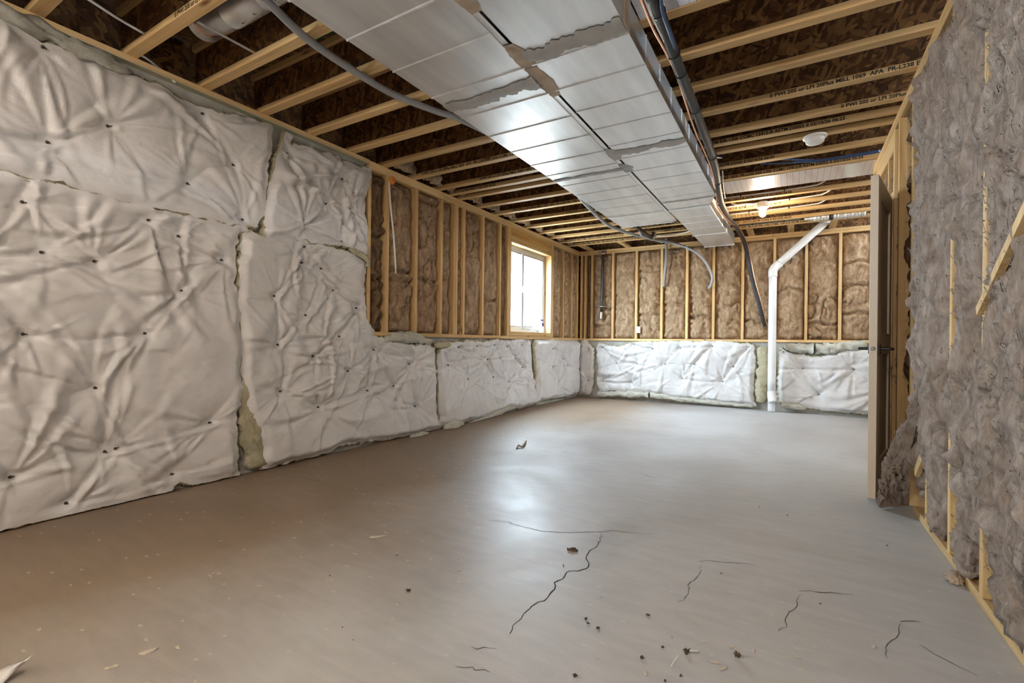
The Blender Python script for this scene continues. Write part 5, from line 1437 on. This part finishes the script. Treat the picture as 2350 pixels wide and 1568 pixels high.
# ================================================================== SMALL THINGS
q = onx(1243, 762, -3.41)
bagc = np.array([-3.41, q[1], WZ0+.018])
bag = empty('plastic_bag', bagc, 'white and purple plastic bag standing on the window sill', 'bag')
V, Fs = [], []
n = 18
for i, (zz_, rx, ry) in enumerate(((0, .035, .065), (.05, .037, .068), (.10, .033, .06), (.15, .024, .055), (.185, .010, .05), (.21, .004, .045))):
    for k in range(n):
        a = 2*math.pi*k/n; w = 1+.12*math.sin(3*a+i)+.06*math.sin(7*a+2*i)
        V.append((bagc[0]+rx*w*math.cos(a), bagc[1]+ry*w*math.sin(a), bagc[2]+zz_+.006*math.sin(4*a+i)))
Fs = [(i*n+k, i*n+(k+1) % n, (i+1)*n+(k+1) % n, (i+1)*n+k) for i in range(5) for k in range(n)] + [tuple(range(n))[::-1], tuple(5*n+k for k in range(n))]
new_obj('bag_body', V, Fs, 'bag_white', bag, True)
Vc = np.array(V); sel = [(i*n+k, i*n+(k+1) % n, (i+1)*n+(k+1) % n, (i+1)*n+k) for i in range(5) for k in range(n) if (k in (2, 3, 4, 5) or (i == 4) or (i == 2 and k in (0, 1, 16, 17)))]
Vp = (Vc-bagc)*np.array([1.06, 1.04, 1.01])+bagc
new_obj('purple_print', Vp, sel, 'bag_purple', bag, True)
q = onx(1222, 764, -3.40)
wad('crumpled pale scrap lying on the window sill beside the bag', (-3.40, q[1], WZ0+.032), (.03, .07, .013), 'bag_white', 31, 'sill_scrap')

# floor debris
def crumb(u, v, s, seed, mat_='crumb', name='debris_crumb', label='small dark crumb of debris on the concrete floor', cat='debris', group='dark crumbs on the floor', flat=.6):
    p = onz(u, v, 0); bm = bmesh.new(); bmesh.ops.create_icosphere(bm, subdivisions=2, radius=1.0)
    V = np.array([w.co[:] for w in bm.verts]); Fs = [tuple(w.index for w in f_.verts) for f_ in bm.faces]; bm.free()
    r = np.random.default_rng(seed); V = V*(1+.35*r.normal(0, 1, len(V)))[:, None]*np.array([s*r.uniform(.7, 1.3), s*r.uniform(.6, 1.1), s*flat])
    V = V-np.array([0, 0, V[:, 2].min()])+np.array([p[0], p[1], .0003])
    o = new_obj(name, V, Fs, mat_, None); tag(o, label, cat, group); return o
for i, (u, v, s) in enumerate(((938, 1357, .010), (1344, 1422, .007), (1350, 1433, .007), (1372, 1444, .007), (1486, 1414, .008), (1293, 1299, .006), (1319, 1556, .012), (1521, 1488, .008), (1473, 1513, .009), (1563, 1553, .006), (1526, 1565, .006), (1655, 1317, .005), (1883, 1387, .005), (1743, 1165, .006), (1807, 1184, .006), (2036, 1253, .006), (757, 1322, .004), (786, 1441, .004), (810, 1470, .003), (1052, 1285, .003), (911, 1276, .005))):
    crumb(u, v, s*.62, 60+i)
def chip(u, v, L, w, ang, mat_, name, label, cat='debris', group=None, h=.003, seed=1):
    p = onz(u, v, 0); r = np.random.default_rng(seed); n = 10
    V = []
    for i in range(n):
        a = 2*math.pi*i/n; x = L/2*math.cos(a)*(1+.25*r.normal()); y = w/2*math.sin(a)*(1+.25*r.normal())
        V.append((p[0]+x*math.cos(ang)-y*math.sin(ang), p[1]+x*math.sin(ang)+y*math.cos(ang), .0005))
    V = V + [(a, b, .0005+h*r.uniform(.5, 1.4)) for a, b, c in V]
    Fs = [tuple(range(n))[::-1], tuple(range(n, 2*n))]+[(i, (i+1) % n, n+(i+1) % n, n+i) for i in range(n)]
    o = new_obj(name, V, Fs, mat_, None); tag(o, label, cat, group); return o
chip(1315, 1265, .045, .016, .3, 'crumb', 'dark_scrap', 'dark curled scrap on the floor beside the branching crack', h=.010, seed=2)
chip(865, 1233, .07, .022, .9, 'chip', 'pale_flake', 'large pale flake on the brown floor before the tall blanket', h=.003, seed=3)
chip(340, 1497, .045, .018, 1.0, 'chip', 'pale_flake', 'pale oval flake on the floor near the widest blanket', h=.003, seed=4)
chip(258, 1533, .035, .015, 1.0, 'chip', 'pale_flake', 'smaller pale flake on the floor between the oval flake and the plastic tip', h=.003, seed=5)
for i, (u, v, L) in enumerate(((1052, 1310, .02), (1380, 1371, .012), (1540, 1345, .022), (1601, 1430, .022), (1615, 1473, .025), (1680, 1485, .022), (1728, 1495, .022), (1700, 1375, .016), (1770, 1413, .022), (1830, 1510, .02), (2005, 1485, .022), (1540, 1461, .014), (1370, 1511, .012), (1640, 1520, .03), (1660, 1535, .025), (1820, 1500, .012), (1480, 1545, .03), (408, 1487, .025), (365, 1352, .008), (490, 1316, .012))):
    chip(u, v, L, L*.42, .6+i*.7, 'chip', 'wood_chip', 'small pale wood chip on the concrete floor', group='pale chips on the floor', h=.0015, seed=20+i)
o = crumb(1692, 1510, .0065, 91, 'crumb', 'splinter_clump', 'dark clump of splinters on the floor beside the scrap with the white wire', group=None, flat=1.1)
p = onz(1692, 1510, 0)
for k in range(5):
    a = k*1.25; tube('splinter', [p+np.array([0, 0, .012]), p+np.array([.012*math.cos(a), .012*math.sin(a), .020+.004*k % .01])], .0012, 'chip', o, 5, 2)
o = crumb(1575, 1502, .010, 92, 'crumb', 'wire_scrap', 'dark scrap on the floor with a loose white wire end', group=None, flat=.8)
p = onz(1575, 1502, 0)
tube('wire', [onz(1540, 1530, .002), onz(1548, 1517, .010), onz(1556, 1505, .02)], .0013, 'wire', o, 6, 4)
tube('wire', [p+np.array([.01, 0, .015]), onz(1600, 1495, .012), onz(1604, 1492, .012)], .0018, 'wire', o, 6, 4)
# twisted scrap of brown wool
p = [onz(1186, 1030, .004), onz(1190, 1022, .02), onz(1197, 1026, .012), onz(1204, 1018, .02), onz(1207, 1012, .006)]
thing_tube('wool_twist', 'twisted wisp of brown fiberglass on the pale part of the floor', 'debris', p, [.004]*1+[.012]*31+[.004]*1 if False else .008, 'wool_scrap', 8)
# white plastic tip in the near corner
p = onz(8, 1568, 0); t = onz(38, 1560, 0)
tipx = np.array(p); hgt = .05
V = []; Fs = []
for i in range(9):
    s_ = i/8; w = .16*(1-s_)**.8
    c = tipx+np.array([.02, .05, 0])*s_+np.array([0, 0, hgt*s_**.9])
    for j in range(5):
        k = (j-2)/2
        V.append(c+np.array([-.4, -.1, 0])*w*(.5-k*.5)+np.array([.03, -.03, 0])*math.sin(k*2+i*.4)*.3)
    if i:
        for j in range(4): Fs.append((5*i-5+j, 5*i-4+j, 5*i+1+j, 5*i+j))
V = np.array(V); V[:, 2] = np.maximum(V[:, 2], .001)
o = new_obj('plastic_scrap', V, Fs, 'facing', None, True); tag(o, 'pointed tip of white plastic sheeting sticking up from the near floor', 'plastic')
md = o.modifiers.new('thick', 'SOLIDIFY'); md.thickness = .002

# ================================================================== OUTSIDE THE WINDOW
og = box('outside_ground', -30, -3.7, -12, 30, .35, .5, 'outside_ground', origin=(-10, 5, .5)); tag(og, kind='structure')
ov = box('added_shade_eave', -5.1, -3.66, -3.4, .4, 2.50, 2.62, 'lumber_y', origin=(-4.3, -1.4, 2.5)); tag(ov, kind='structure')   # unseen eave added over the extra window to shade the near floor
sh = empty('shrub', (-11.5, 14.2, .5), 'pale bare shrub standing outside beyond the window glass', 'shrub')
r = np.random.default_rng(77); parts = []
for k in range(70):
    a = r.uniform(0, 2*np.pi); L = r.uniform(.5, 1.2); b0 = np.array([-11.5, 14.2, .5])+np.array([r.normal()*.25, r.normal()*.25, 0])
    e = b0+np.array([math.cos(a)*.5*L, math.sin(a)*.5*L, L])
    parts.append(tube_vf(np.array([b0, (b0+e)/2+np.array([0, 0, .1]), e]), [.02, .012, .004], 5))
v, f = merge(parts); o = new_obj('twigs', v, f, 'shrub', sh); o['kind'] = 'stuff'
